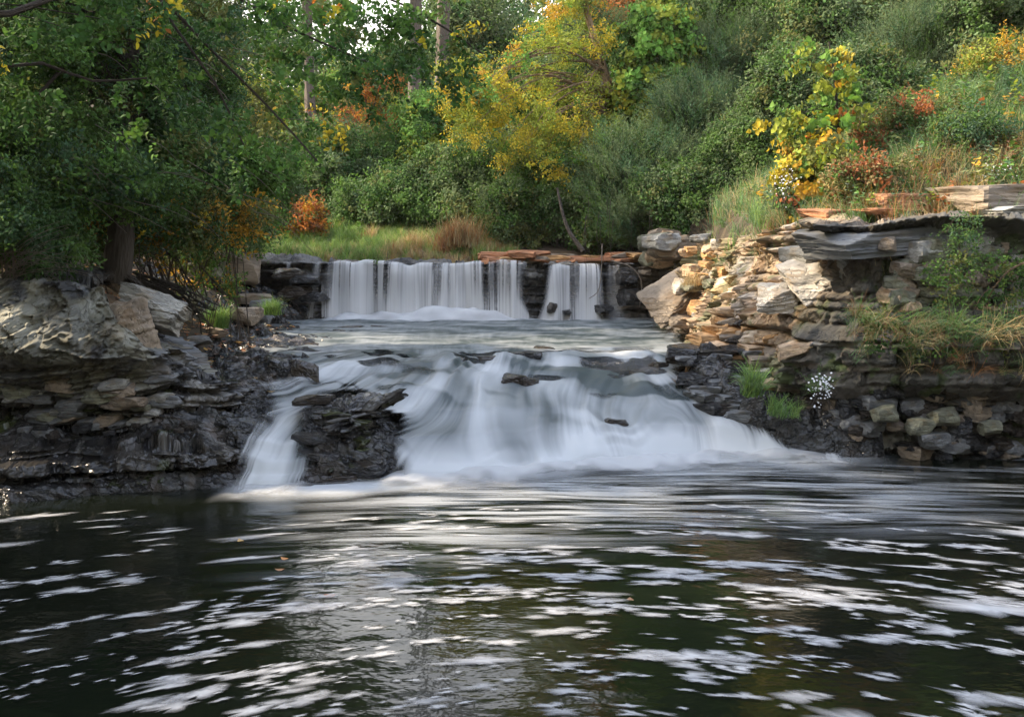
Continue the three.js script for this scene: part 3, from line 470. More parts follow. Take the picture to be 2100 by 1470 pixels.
// pale fallen blocks in the sun
stonePx(rightCliff, 1690, 570, 150, 70, 14.6, ROCK.pale, { dp: 0.9, geo: pyr, tx: 0.35, ty: 0.4, tz: 0.35, name: 'stone' });
stonePx(rightCliff, 1605, 612, 90, 54, 14.9, ROCK.pale, { dp: 0.6, geo: pyr, tx: 0.3, ty: -0.3, tz: 0.1 });
stonePx(rightCliff, 1760, 560, 110, 80, 14.4, ROCK.grey, { dp: 0.7, geo: pyr, tx: 0.3, ty: 1.2, tz: 0.3 });
stonePx(rightCliff, 1680, 525, 110, 52, 15.0, ROCK.grey, { dp: 0.8, tz: 0.15 });
stonePx(rightCliff, 1640, 600, 70, 40, 14.9, ROCK.pale, { dp: 0.5 });
stonePx(rightCliff, 1720, 618, 90, 40, 14.5, ROCK.pale, { dp: 0.5, tz: 0.3 });
// tilted block standing in the plunge pool
stonePx(rightCliff, 1385, 612, 120, 50, 19.6, ROCK.brown, { dp: 1.4, geo: pyr, tx: 0.3, ty: 0.2, tz: 0.62, name: 'boulder' });
// warm rubble between the rim and the stream
for (let k = 0; k < 110; k++) { const u = SR(), px = 1400 + 350 * u, py = 480 + 165 * SR() + (1 - u) * 20, d = mix(19.8, 15.2, u) + (600 - py) / 260; const w = (26 + 48 * SR() * SR()); stonePx(rightCliff, px, py, w, w * (0.4 + 0.4 * SR()), d - 0.25, pick([ROCK.pale, ROCK.grey, ROCK.tan, ROCK.ochre, ROCK.ochre, ROCK.brown, ROCK.olive]), { dp: 0.4 }); }
// ochre ledges: flat plates stepping down to the water
for (let r = 0; r < 10; r++) for (let k = 0; k < 9; k++) {
  const py = 640 + r * 17 + 8 * SR(), px = 1790 - 10 * r * 0.3 - (k + SR() * 0.6) * (34 + r * 1.4), d = 14.05 + (k * 0.16) + (9 - r) * 0.10, w = 60 + 50 * SR();
  if (px < 1470 - r * 6) continue;
  stonePx(rightCliff, px, py, w, 15 + 13 * SR(), d, pick(px < 1560 - r * 2 ? [ROCK.brown, ROCK.tan, ROCK.ochre, ROCK.wetBrown] : [ROCK.tan, ROCK.tan, ROCK.ochre, ROCK.ochre, ROCK.brown, ROCK.pale]), { dp: 0.55, slab: true, tx: 0.06, tz: (SR() - 0.5) * 0.1 });
}
stonePx(rightCliff, 1640, 718, 84, 36, 13.95, ROCK.tan, { dp: 0.5, slab: true, tz: 0.25 });
// dark wet ledges where the stream leaves the right bank
for (let k = 0; k < 46; k++) { const px = 1400 + 190 * SR(), py = 715 + 145 * SR(); const d = 15.3 - (py - 715) / 145 * 1.3; const w = 40 + 60 * SR(); stonePx(rightCliff, px + (py - 715) * 0.35, py, w, 14 + 16 * SR(), d, pick([ROCK.wet, ROCK.wet, ROCK.wetBrown, ROCK.slate]), { dp: 0.5, slab: true, tz: (SR() - 0.5) * 0.14 }); }

// stones of the shaded outcrop
for (let k = 0; k < 40; k++) { const px = -10 + 350 * SR(), py = 770 + 105 * SR(), w = 30 + 44 * SR(); stonePx(leftCrag, px, py, w, w * (0.28 + 0.25 * SR()), 12.0 + 0.35 * sm(250, 340, px) + 0.1 * SR() + (py - 770) / 700, pick([ROCK.slate, ROCK.grey, ROCK.olive, ROCK.brown, ROCK.slate]), { dp: 0.45, ty: (SR() - 0.5) * 0.6 }); }
stonePx(leftCrag, 245, 690, 120, 140, 12.4, ROCK.brown, { dp: 0.9, geo: pyr, tx: -0.2, ty: 0.5, tz: 0.15, name: 'boulder' });
stonePx(leftCrag, 295, 640, 100, 80, 12.7, ROCK.grey, { dp: 0.9, geo: pyr, tx: 0.2, ty: 1.4, tz: -0.35, name: 'boulder' });
stonePx(leftCrag, 90, 545, 120, 60, 13.6, ROCK.grey, { dp: 0.9, geo: pyr, ty: 0.3, name: 'boulder' });
stonePx(leftCrag, 25, 580, 90, 40, 13.2, ROCK.olive, { dp: 0.7, name: 'boulder' });
// loose stones on the wet ledges
for (let k = 0; k < 40; k++) { const x = -7.6 + 4.2 * SR(), d = pl(D0, x) + 0.55 + 0.8 * SR(), w = 0.10 + 0.26 * SR() * SR(); addStone(shoreLedge, x, 0.56 + 0.12 * SR(), d, w, w * (0.3 + 0.25 * SR()), w * 0.9, pick([ROCK.wet, ROCK.wet, ROCK.wetBrown, ROCK.slate])); }
for (const [px, py, w, h] of [[640, 822, 90, 22], [690, 850, 70, 34], [640, 905, 96, 28], [700, 890, 80, 26], [655, 935, 100, 28], [755, 965, 80, 28], [690, 985, 100, 18]]) stonePx(island, px, py, w, h, 11.95 + (985 - py) / 165 * 0.75, pick([ROCK.wet, ROCK.wet, ROCK.wetBrown]), { dp: 0.42, slab: true, ty: (SR() - 0.5) * 0.6 });
// stones standing out of the stream
for (const [px, py, w, h] of [[565, 770, 70, 46], [620, 778, 80, 50], [540, 790, 50, 30], [1060, 782, 66, 18], [1085, 790, 44, 16], [965, 772, 60, 14], [900, 800, 60, 16], [1262, 872, 60, 14], [1320, 772, 50, 20], [1360, 760, 60, 24], [1390, 745, 50, 26], [930, 745, 60, 14], [1070, 735, 90, 18], [1010, 742, 70, 16], [720, 676, 60, 10], [780, 676, 50, 10], [640, 712, 40, 10], [1120, 722, 60, 14],  [1470, 690, 60, 16], [610, 640, 60, 18], [645, 652, 44, 12]]) { const p = toGround(px, py, profile, 11, 23), W = M(w, p[2]); addStone(streamBed, p[0], p[1], p[2] + 0.08, W, M(h, p[2]) * 1.6, W * 0.8, pick([ROCK.wet, ROCK.wetBrown])); }
// far blocks at the foot of the falls
for (const [px, py, w, h] of [[1130, 630, 24, 24], [1160, 640, 20, 12], [1240, 634, 36, 18], [600, 600, 70, 30], [625, 575, 60, 26], [590, 560, 70, 22], [640, 610, 50, 22], [1305, 610, 70, 40], [1290, 570, 50, 40]]) stonePx(fallsLedge, px, py, w, h, 22.3, pick([ROCK.wet, ROCK.wetBrown]), { dp: 0.6 });
for (let k = 0; k < 26; k++) { const px = 1010 + 360 * SR(), py = 520 + 18 * SR(); stonePx(fallsLedge, px, py, 60 + 70 * SR(), 9 + 9 * SR(), 23.6 + 0.3 * SR(), pick([ROCK.rust, ROCK.rust, ROCK.ochre, ROCK.brown]), { dp: 0.6, slab: true, tz: (SR() - 0.5) * 0.06 }); }
for (let k = 0; k < 24; k++) { const px = 1340 + 200 * SR(), py = 480 + 60 * SR(); stonePx(fallsLedge, px, py, 40 + 60 * SR(), 20 + 26 * SR(), 21.6 + 1.2 * SR() , pick([ROCK.brown, ROCK.olive, ROCK.grey, ROCK.tan]), { dp: 0.7 }); }
// left bank slope: half buried stones
const bank = (x, d) => Math.max(bed(x, d), groundMeshH(x, d));
const BOULDERS = ['brown block leaning against the dark one beside the small grass tuft', 'dark grey block wedged beside the small grass tuft', 'flat brown slab lying on top of the blocks near the falls', 'wide brown ledge rock under the thicket beside the falls', 'mossy olive rock between the thicket and the roots', 'grey stone sunk in leaf litter below the roots', 'brown stone beside the pale outcrop and the roots', 'mossy olive stone lying among the exposed roots', 'mossy olive stone at the foot of the dark trunk', 'grey stone just below the dark trunk', 'brown stone buried behind the crest of the outcrop', 'wide mossy olive block on the bank behind the outcrop', 'brown block up the bank behind the mossy one', 'large brown block high on the shaded bank under the bushes', 'low brown stone at the water edge below the grass tuft', 'low dark slab at the water edge beside the sapling', 'grey corner stone against the end of the pale outcrop'];
for (const [px, py, w, h, m, k] of [[505, 648, 60, 34, 'brown'], [535, 640, 50, 46, 'slate'], [515, 622, 80, 20, 'brown'], [470, 545, 150, 60, 'brown'], [420, 560, 90, 50, 'olive'], [360, 640, 70, 30, 'grey'], [330, 610, 70, 34, 'brown'], [390, 615, 60, 26, 'olive'], [290, 590, 70, 36, 'olive'], [350, 580, 60, 30, 'grey'], [240, 585, 60, 30, 'brown'], [110, 560, 120, 44, 'olive'], [170, 510, 70, 40, 'brown'], [60, 500, 90, 50, 'brown'], [440, 680, 60, 18, 'brown'], [400, 700, 70, 20, 'slate'], [340, 740, 60, 40, 'grey']].map((a, k) => [...a, k])) { const p = toGround(px, py + h / 3, bank, 12.5, 24), W = M(w, p[2]); const o = thing('boulder', BOULDERS[k], 'boulder', new THREE.Vector3(p[0], p[1], -p[2]), 'blocks on the littered bank'); addStone(o, 0, M(h, p[2]) * 0.25, 0, W, M(h, p[2]) * 1.15, W * 0.8, ROCK[m], { name: 'stone' }); }
// ------------------------------------------------------------------ plants
const PR = rng(9091), gauss = () => (PR() + PR() + PR() + PR() - 2) * 0.87;
const leafMat = new THREE.MeshPhysicalMaterial({ color: 0xffffff, vertexColors: true, roughness: 1, transmission: 0.4, thickness: 0, specularIntensity: 0.5, side: THREE.DoubleSide });
const bladeMat = new THREE.MeshPhysicalMaterial({ color: 0xffffff, vertexColors: true, roughness: 1, transmission: 0.3, thickness: 0, side: THREE.DoubleSide });
const barkMat = (c, rep = 1) => { const b = barkBump.clone(); b.repeat.set(5 * rep, rep); return new THREE.MeshStandardMaterial({ color: new THREE.Color().setRGB(...c), bumpMap: b, bumpScale: 0.07, roughness: 0.95 }); };
const BARK = { dark: barkMat([0.055, 0.045, 0.036]), grey: barkMat([0.12, 0.10, 0.085]), tan: barkMat([0.26, 0.18, 0.11]), twig: barkMat([0.075, 0.058, 0.045]), pale: barkMat([0.22, 0.18, 0.14]) };
// a spray of leaves on a twig along +y, one unit tall in leaf-lengths of metres
function sprayGeo(seed, o) {
  const R = rng(seed), P = [], C = [], N = o.n; const q = new THREE.Quaternion(), e = new THREE.Euler(), v = new THREE.Vector3();
  for (let k = 0; k < N; k++) {
    const t = (k + 0.5) / N, y = t * o.len, az = k * 2.4 + R() * 1.2, tilt = o.tilt + (R() - 0.5) * 0.9, s = (0.65 + 0.6 * R()) * (o.taper ? 1.1 - 0.5 * t : 1), L = o.L * s, w = o.w * s * 0.5, fold = (0.25 + 0.3 * R()) * w;
    e.set(tilt, az, (R() - 0.5) * 0.8, 'YXZ'); q.setFromEuler(e);
    const base = [(R() - 0.5) * o.jit, y + (R() - 0.5) * o.jit * 0.5, (R() - 0.5) * o.jit];
    const pts = o.fine ? [[0, 0, 0], [-w * 0.85, L * 0.25, fold], [-w, L * 0.5, fold], [-w * 0.5, L * 0.8, fold * 0.4], [0, L, -fold * 0.6], [w * 0.5, L * 0.8, fold * 0.4], [w, L * 0.5, fold], [w * 0.85, L * 0.25, fold]] : [[0, 0, 0], [-w, L * 0.42, fold], [0, L, -fold * 0.4], [w, L * 0.42, fold]];
    const tris = o.fine ? [[0, 1, 7], [1, 2, 7], [2, 6, 7], [2, 3, 6], [3, 5, 6], [3, 4, 5]].flat() : [0, 1, 2, 0, 2, 3], b = 0.72 + 0.56 * R(), wm = (R() - 0.5) * 0.16;
    for (const i of tris) { v.set(...pts[i]).applyQuaternion(q); P.push(v.x + base[0], v.y + base[1], v.z + base[2]); C.push(b * (1 + wm), b, b * (1 - wm)); }
  }
  if (o.stalk) { const r = o.stalk; for (let k = 0; k < 3; k++) { const a = k * 2.094, b = a + 2.094; for (const [ang, y, rr] of [[a, 0, r], [b, 0, r], [a, o.len, r * 0.4], [b, 0, r], [b, o.len, r * 0.4], [a, o.len, r * 0.4]]) { P.push(Math.cos(ang) * rr, y, Math.sin(ang) * rr); C.push(0.5, 0.38, 0.3); } } }
  const g = new THREE.BufferGeometry(); g.setAttribute('position', new THREE.Float32BufferAttribute(P, 3)); g.setAttribute('color', new THREE.Float32BufferAttribute(C, 3)); g.computeVertexNormals(); return g;
}
const SPRAY = {
  small: [1, 2, 3].map((k) => sprayGeo(k, { n: 16, len: 0.34, L: 0.062, w: 0.036, tilt: 1.0, jit: 0.12, stalk: 0.002 })),
  elm: [4, 5].map((k) => sprayGeo(k, { n: 13, len: 0.42, L: 0.085, w: 0.048, tilt: 1.1, jit: 0.05, fine: true, stalk: 0.0025 })),
  mid: [6, 7, 8].map((k) => sprayGeo(k, { n: 15, len: 0.45, L: 0.10, w: 0.062, tilt: 1.1, jit: 0.2 })),
  far: [9, 10].map((k) => sprayGeo(k, { n: 22, len: 0.6, L: 0.13, w: 0.08, tilt: 1.1, jit: 0.5 })),
  narrow: [11, 12].map((k) => sprayGeo(k, { n: 26, len: 0.6, L: 0.085, w: 0.02, tilt: 0.7, jit: 0.06, stalk: 0.002, taper: true })),
  big: [13, 14].map((k) => sprayGeo(k, { n: 7, len: 0.42, L: 0.17, w: 0.15, tilt: 1.5, jit: 0.06, fine: true, stalk: 0.003 })),
  heart: [15, 16].map((k) => sprayGeo(k, { n: 11, len: 0.4, L: 0.11, w: 0.095, tilt: 1.6, jit: 0.14, fine: true })),
};
const _m = new THREE.Matrix4(), _q = new THREE.Quaternion(), _p = new THREE.Vector3(), _s = new THREE.Vector3(), _up = new THREE.Vector3(0, 1, 0), _d = new THREE.Vector3(), _c = new THREE.Color();
function instanced(parent, name, geos, mat, list) {            // list of { p, dir, s, roll, c }
  geos.forEach((g, gi) => {
    const l = list.filter((_, i) => i % geos.length === gi); if (!l.length) return;
    const im = new THREE.InstancedMesh(g, mat, l.length); im.name = name; im.userData.kind = 'stuff';
    l.forEach((it, i) => { _q.setFromUnitVectors(_up, _d.copy(it.dir).normalize()); _q.multiply(new THREE.Quaternion().setFromAxisAngle(_up, it.roll)); _m.compose(it.p, _q, typeof it.s === 'number' ? _s.setScalar(it.s) : it.s); im.setMatrixAt(i, _m); im.setColorAt(i, _c.setRGB(...it.c)); });
    shade(im); parent.add(im);
  });
}
const GREEN = { deep: [0.046, 0.11, 0.022], mid: [0.085, 0.17, 0.03], fresh: [0.13, 0.27, 0.045], cool: [0.06, 0.13, 0.055], olive: [0.14, 0.16, 0.04], grey: [0.125, 0.185, 0.075], yel: [0.46, 0.38, 0.03], lime: [0.24, 0.29, 0.035], gold: [0.50, 0.30, 0.03], orange: [0.48, 0.17, 0.03], rust: [0.30, 0.10, 0.03], straw: [0.42, 0.32, 0.15] };
const mixPal = (pal) => { let t = PR() * pal.reduce((a, b) => a + b[1], 0); for (const [n, w] of pal) { t -= w; if (t <= 0) return GREEN[n]; } return GREEN[pal[0][0]]; };
// clumps of sprays filling ellipsoids; returns the instance list and clump centres. blob: [x, h, d, rx, ry, rd, clumps]
function cloud(blobs, o) {
  const out = [], centres = [];
  for (const [bx, bh, bd, rx, ry, rd, n] of blobs) for (let k = 0; k < n; k++) {
    _d.set(gauss(), gauss(), gauss()).normalize(); const r = Math.pow(PR(), 0.42);
    const cx = bx + _d.x * rx * r, ch = bh + _d.y * ry * r, cd = bd + _d.z * rd * r, cr = o.clump * (0.6 + 0.7 * PR()), col = mixPal(o.pal), out_ = _d.clone();
    if (o.skip && o.skip(cx, ch, cd)) continue;
    centres.push([cx, ch, cd]);
    for (let j = 0; j < o.per; j++) {
      const p = new THREE.Vector3(cx + gauss() * cr, ch + gauss() * cr * 0.75, -(cd + gauss() * cr)), c = PR() < (o.stray ?? 0.18) ? mixPal(o.pal) : col, b = 0.75 + 0.5 * PR();
      const dir = new THREE.Vector3(out_.x * 0.7 + gauss() * 0.7, (o.lift ?? 0.3) + gauss() * 0.6, -out_.z * 0.7 + gauss() * 0.7); if (dir.lengthSq() < 0.01) dir.set(0, 1, 0);
      out.push({ p, dir, s: (o.size ?? 1) * (0.75 + 0.5 * PR()), roll: PR() * 6.28, c: [c[0] * b, c[1] * b, c[2] * b] });
    }
  }
  return { out, centres };
}
function tubePath(pts, r0, r1, segs = 10, rad = 6) {
  const cur = new THREE.CatmullRomCurve3(pts), g = new THREE.TubeGeometry(cur, segs, 1, rad, false), p = g.attributes.position, n = g.attributes.normal;
  for (let i = 0; i <= segs; i++) { const c = cur.getPointAt(i / segs), r = mix(r0, r1, i / segs); for (let j = 0; j <= rad; j++) { const k = i * (rad + 1) + j, b = 1 + 0.12 * n3(c.x * 3 + j, c.y * 3, c.z * 3, 5); p.setXYZ(k, c.x + n.getX(k) * r * b, c.y + n.getY(k) * r * b, c.z + n.getZ(k) * r * b); } }
  return g;
}
// limbs: from points on the trunk to clump centres
function limbs(trunk, centres, n, r0, sag = 0.15) {
  const gs = [], cur = new THREE.CatmullRomCurve3(trunk);
  for (let k = 0; k < n && centres.length; k++) {
    const c = V(centres[fl(PR() * centres.length)]), t = cl(0.25 + 0.75 * (c.y - trunk[0].y) / (trunk[trunk.length - 1].y - trunk[0].y) - 0.25 * PR(), 0.15, 0.98), a = cur.getPointAt(t), m1 = a.clone().lerp(c, 0.4), m2 = a.clone().lerp(c, 0.75), L = a.distanceTo(c);
    m1.y += L * sag + gauss() * L * 0.06; m1.x += gauss() * L * 0.08; m2.y += L * sag * 0.8; m2.z += gauss() * L * 0.08;
    gs.push(tubePath([a, m1, m2, c], r0 * (1 - 0.6 * t) * (0.6 + 0.5 * PR()), r0 * 0.1, 9, 5));
  }
  return gs;
}
function tree(name, label, group, o) {
  const pts = o.trunk.map((a) => V(a)), t = thing(name, label, o.cat ?? 'tree', pts[0].clone(), group), off = pts[0];
  const { out, centres } = cloud(o.blobs, o);
  const g = mergeGeometries([tubePath(pts, o.r, o.rTop ?? o.r * 0.4, 24, 10), ...(o.stems || []).map((s) => tubePath(s.p.map((a) => V(a)), s.r, s.r * 0.35, 14, 7)), ...limbs(pts, centres, o.limbs ?? 24, o.limbR ?? o.r * 0.45, o.sag)]); g.translate(-off.x, -off.y, -off.z);
  part(t, 'trunk', g, o.bark ?? BARK.dark);
  out.forEach((q) => q.p.sub(off)); instanced(t, 'crown', SPRAY[o.spray], leafMat, out); return t;
}
function shrub(name, label, group, x, d, o) {
  const h0 = o.h0 ?? ground(x, d), t = thing(name, label, o.cat ?? 'shrub', new THREE.Vector3(x, h0, -d), group), blobs = o.blobs.map((b) => [x + b[0], h0 + b[1], d + b[2], b[3], b[4], b[5], b[6]]), { out, centres } = cloud(blobs, o), gs = [];
  for (let k = 0; k < (o.stems ?? 12) && centres.length; k++) { const c = V(centres[fl(PR() * centres.length)]), a = new THREE.Vector3(x + gauss() * (o.root ?? 0.25), h0 - 0.1, -d + gauss() * (o.root ?? 0.25)), m = a.clone().lerp(c, 0.5); m.y += 0.15 * a.distanceTo(c); gs.push(tubePath([a, m, c], o.stemR ?? 0.022, 0.006, 7, 5)); }
  const g = mergeGeometries(gs); g.translate(-x, -h0, d); part(t, 'stem', g, o.bark ?? BARK.twig);
  out.forEach((q) => { q.p.x -= x; q.p.y -= h0; q.p.z += d; }); instanced(t, 'foliage', SPRAY[o.spray], leafMat, out); return t;
}
const px2 = (px, py, d) => { const p = at(px, py, d); return [p[0], p[1]]; };
// ellipsoid given by its outline in the photograph and its depth
const blobPx = (px, py, rw, rh, d, rd, n) => { const p = at(px, py, d); return [p[0], p[1], d, M(rw, d), M(rh, d), rd, n]; };

// --- shaded bank: the big tree with the dark trunk
tree('shade_tree', 'large dark trunked tree with dense green crown leaning over the shaded bank', null, {
  trunk: [at(238, 580, 14.4), at(246, 480, 14.4), at(255, 330, 14.6), at(262, 120, 15.0), at(268, -200, 15.6), at(280, -520, 16)], r: 0.19, rTop: 0.09, bark: BARK.dark, spray: 'small', clump: 0.26, per: 26, size: 1.15, limbs: 60, limbR: 0.07,
  stems: [{ p: [at(238, 545, 14.4), at(222, 566, 14.2), at(200, 570, 14.0)], r: 0.1 }, { p: [at(240, 555, 14.4), at(290, 592, 14.3), at(330, 645, 14.3)], r: 0.08 }],
  pal: [['deep', 4], ['mid', 4], ['cool', 3], ['fresh', 0.8], ['olive', 1]],
  blobs: [blobPx(120, 130, 210, 170, 14.5, 1.8, 70), blobPx(330, 130, 140, 190, 15.6, 1.7, 56), blobPx(70, 340, 150, 140, 14, 1.3, 50), blobPx(240, 390, 110, 50, 13.8, 0.5, 22), blobPx(330, 310, 180, 110, 15.2, 1.3, 46), blobPx(180, -180, 330, 190, 15.5, 2.6, 90), blobPx(240, -430, 300, 150, 16, 2.4, 60)],
});
shrub('bush', 'bright fresh green leafy bush hanging in the shade beside the dark trunk', null, M(470 - 1050, 17), 17, { spray: 'small', clump: 0.2, per: 26, size: 1.2, lift: 0, pal: [['fresh', 5], ['mid', 2]], stems: 7, stemR: 0.009, root: 0.6, blobs: [[0, M(590 - 240, 17), 0, M(95, 17), M(55, 17), 0.8, 40], [-0.4, M(590 - 330, 17), 0, 0.9, 0.5, 0.7, 22]] });
shrub('thicket', 'thicket of green and yellowing leaves beneath the dark trunked tree', null, M(330 - 1050, 15.6), 15.6, { h0: 2.1, spray: 'small', clump: 0.2, per: 24, size: 1.05, lift: 0, pal: [['deep', 3], ['mid', 3], ['olive', 3], ['gold', 1.6], ['yel', 1], ['grey', 2]], stems: 34, stemR: 0.011, root: 0.9, blobs: [[-0.6, 1.25, -0.2, 1.4, 0.65, 0.9, 50], [0.5, 1.2, 0.1, 1.0, 0.6, 0.8, 40]] });
shrub('thicket', 'orange and gold tinted shrub tucked under the crown beside the dark trunk', null, M(190 - 1050, 15), 15.0, { h0: 2.3, spray: 'small', clump: 0.16, per: 18, size: 1.0, lift: 0, pal: [['gold', 3], ['olive', 3], ['rust', 2], ['yel', 2]], stems: 14, stemR: 0.012, blobs: [[0, 1.05, 0, 0.75, 0.4, 0.5, 24]] });
shrub('bush', 'dark leafy bush spilling over the crest of the pale outcrop', null, M(40 - 1050, 12.8), 12.9, { h0: 2.2, spray: 'small', clump: 0.16, per: 22, size: 1.0, lift: -0.1, pal: [['deep', 3], ['mid', 4], ['cool', 2]], stems: 26, stemR: 0.01, bark: BARK.pale, blobs: [[0.0, 0.75, 0, 0.7, 0.5, 0.6, 40], [-0.8, 1.3, 0.2, 0.9, 0.9, 0.7, 44]] });
// sapling by the grass tuft
shrub('sapling', 'slender bare stemmed sapling with sparse leaves beside the grass tuft', null, M(405 - 1050, 16.5), 16.5, { spray: 'small', clump: 0.16, per: 9, size: 0.9, pal: [['olive', 3], ['mid', 3], ['gold', 1]], stems: 7, stemR: 0.007, blobs: [[0.1, 0.9, 0, 0.5, 0.5, 0.5, 14]] });
// --- overhanging elm boughs: the trunk stands on the near shaded bank
{
  const trunk = [[-7.6, 2.0, 9.0], [-7.3, 4, 9.2], [-6.6, 6, 9.5], [-5.6, 7.6, 10]];
  const boughs = [[[-6.9, 5.0, 9.3], at(0, 30, 9.4), at(80, 5, 9.6), at(200, -40, 10), at(420, -20, 10.4)], [[-6.2, 6.6, 9.7], at(200, -120, 10.5), at(420, -40, 11), at(600, 60, 11.4), at(760, 130, 11.6)], [[-6.2, 6.6, 9.7], at(350, -160, 11), at(640, -60, 11.8), at(850, 20, 12), at(990, 110, 12)], [[-6.2, 6.4, 9.7], at(260, -60, 10.6), at(440, 110, 11), at(560, 230, 11.2), at(650, 330, 11.3)], [[-7.0, 4.2, 9.2], at(20, 135, 9.8), at(90, 130, 10), at(180, 165, 10.4), at(300, 160, 10.8)], [[-6.2, 6.4, 9.7], at(300, -40, 10.4), at(360, 60, 10.6), at(440, 170, 10.8), at(500, 300, 11)]];
  const blobs = [];
  for (const b of boughs) { const cur = new THREE.CatmullRomCurve3(b.map(V)); for (let k = 4; k < 26; k++) { const p = cur.getPointAt(k / 25), f = k / 25; if (PR() < 0.6) blobs.push([p.x + gauss() * 0.3, p.y - 0.12 - 0.25 * PR() * f, -p.z + gauss() * 0.3, 0.28, 0.2, 0.28, 1]); } }
  for (let k = 0; k < 42; k++) { const px = 460 + 390 * PR(), py = -20 + 360 * PR() * (1 - (px - 430) / 620); blobs.push([...at(px, py, 11 + PR() * 2), 0.22, 0.16, 0.3, 1]); }
  for (const [px, py] of [[860, 60], [900, 90], [950, 60], [870, 150], [930, 110], [985, 60], [860, 200], [905, 165], [800, 110], [830, 30], [1000, 115], [780, 170], [820, 60], [760, 60], [720, 110], [690, 40], [740, 210], [700, 260], [660, 180], [620, 120], [880, 20], [960, 20], [930, 170], [850, 110]]) blobs.push([...at(px, py, 12), 0.2, 0.13, 0.2, 1]);
  blobs.push([-7.0, 8.8, 8.5, 3.6, 1.8, 3.5, 260], [-6.5, 9.2, 12, 3.2, 1.5, 2.4, 200]);
  tree('elm_tree', 'overhanging elm with thin drooping boughs of small dark leaves across the sky gap', null, { trunk, r: 0.3, rTop: 0.14, bark: BARK.twig, spray: 'elm', clump: 0.15, per: 7, size: 0.8, lift: -0.35, limbs: 120, limbR: 0.016, sag: 0.12, stems: boughs.map((p, k) => ({ p, r: k === 0 ? 0.05 : 0.028 })), pal: [['deep', 5], ['mid', 4], ['olive', 1.2], ['yel', 0.35], ['orange', 0.12]], blobs });
}
tree('bank_tree', 'broad green tree on the near shaded bank beside the pool', null, { trunk: [[-11, 2.2, 4], [-10.8, 5, 4], [-10, 8, 4.5], [-9.5, 11, 5]], r: 0.3, bark: BARK.dark, spray: 'far', clump: 0.5, per: 14, limbs: 30, pal: [['deep', 3], ['mid', 3]], blobs: [[-8.2, 9.0, 4.5, 4, 2.4, 4.5, 210], [-11, 5.6, 6, 1.8, 2.6, 5.5, 190]] });
// --- upstream hillside
tree('yellow_tree', 'slender leaning tree with sunlit yellow leaves arching over the stream', null, {
  trunk: [at(1278, 320, 27), at(1262, 230, 27), at(1235, 130, 27), at(1205, 30, 27), at(1180, -80, 27.2), at(1150, -200, 27.5)], r: 0.13, rTop: 0.04, bark: BARK.tan, spray: 'mid', clump: 0.32, per: 17, size: 0.72, lift: -0.1, limbs: 60, limbR: 0.045, sag: 0.16,
  pal: [['yel', 5], ['lime', 7], ['gold', 0.5], ['fresh', 2]],
  blobs: [blobPx(1110, 130, 150, 90, 26.5, 1.8, 32), blobPx(1070, 240, 165, 70, 26, 1.6, 44), blobPx(1140, 330, 100, 80, 25.8, 1.2, 24), blobPx(1150, 40, 80, 80, 27, 1.6, 26), blobPx(960, 190, 70, 60, 26, 1, 18), blobPx(1130, -150, 200, 120, 27, 2.4, 50)],
});
// taller trees behind
const tall = (px, base, d, lean, r, label, pal, blobs, o = {}) => tree('tall_tree', label, 'tall trees on the far bank', { trunk: [at(px, base, d), at(px + lean * 0.3, base - 160, d), at(px + lean * 0.6, -60, d), at(px + lean, -420, d + 0.5), at(px + lean * 1.2, -700, d + 1)], r, rTop: r * 0.35, bark: o.bark ?? BARK.grey, spray: 'far', clump: 0.55, per: 15, size: 1.25, limbs: 30, pal, blobs, ...o });
tall(848, 300, 38, 10, 0.26, 'tall bare stemmed grey trunk rising from the shrubs behind the falls', [['lime', 3], ['mid', 3], ['gold', 1]], [blobPx(690, -300, 90, 110, 38, 2, 30)]);
tall(905, 240, 42, 10, 0.30, 'tall grey trunk standing behind the bare stemmed one', [['lime', 3], ['fresh', 3], ['yel', 1]], [blobPx(1080, -330, 110, 130, 42, 2.5, 50), blobPx(1090, -560, 150, 120, 42, 2.5, 40)]);
tall(1278, 190, 36, -14, 0.24, 'twin dark trunks among red orange leaves on the far slope', [['orange', 4], ['rust', 3], ['gold', 2]], [blobPx(1270, 25, 55, 55, 35, 1.6, 40), blobPx(1270, -70, 90, 60, 36.5, 2, 20)], { bark: BARK.dark, stems: [{ p: [at(1300, 190, 36), at(1290, 60, 36), at(1305, -100, 36)], r: 0.13 }], size: 1.0, clump: 0.4 });
tall(1480, 220, 33, 10, 0.24, 'tall dark green tree behind the vine covered mound', [['deep', 3], ['mid', 3], ['cool', 2]], [blobPx(1500, -120, 190, 150, 33, 3, 60), blobPx(1450, -420, 220, 180, 33, 3, 60)]);
tall(1900, 160, 27, 10, 0.22, 'tall green tree rising above the grassy slope', [['deep', 3], ['mid', 3], ['olive', 1]], [blobPx(1880, -60, 240, 130, 27, 2.4, 60), blobPx(1950, -320, 260, 160, 27, 2.6, 60)]);
tall(1680, 140, 30, -10, 0.2, 'slim tree with olive gold crown above the young yellow tree', [['gold', 4], ['lime', 3], ['olive', 2]], [blobPx(1690, -180, 80, 140, 30, 2, 50), blobPx(1690, -420, 80, 160, 30, 2, 60)]);
tall(640, 330, 36, -20, 0.2, 'tall light green tree behind the elm boughs', [['fresh', 5], ['lime', 4], ['mid', 1]], [blobPx(640, -190, 120, 130, 36, 2.4, 110)]);
tall(300, 330, 34, -20, 0.25, 'tall shaded green tree beyond the dark trunked one', [['deep', 3], ['mid', 3], ['cool', 2]], [blobPx(300, -330, 200, 180, 34, 3, 60)]);
tall(20, 330, 24, -20, 0.25, 'tall shaded tree at the top of the dark bank', [['deep', 3], ['mid', 3], ['cool', 2]], [blobPx(40, 60, 250, 200, 24, 2.4, 90), blobPx(0, -300, 340, 220, 24, 3, 90)]);
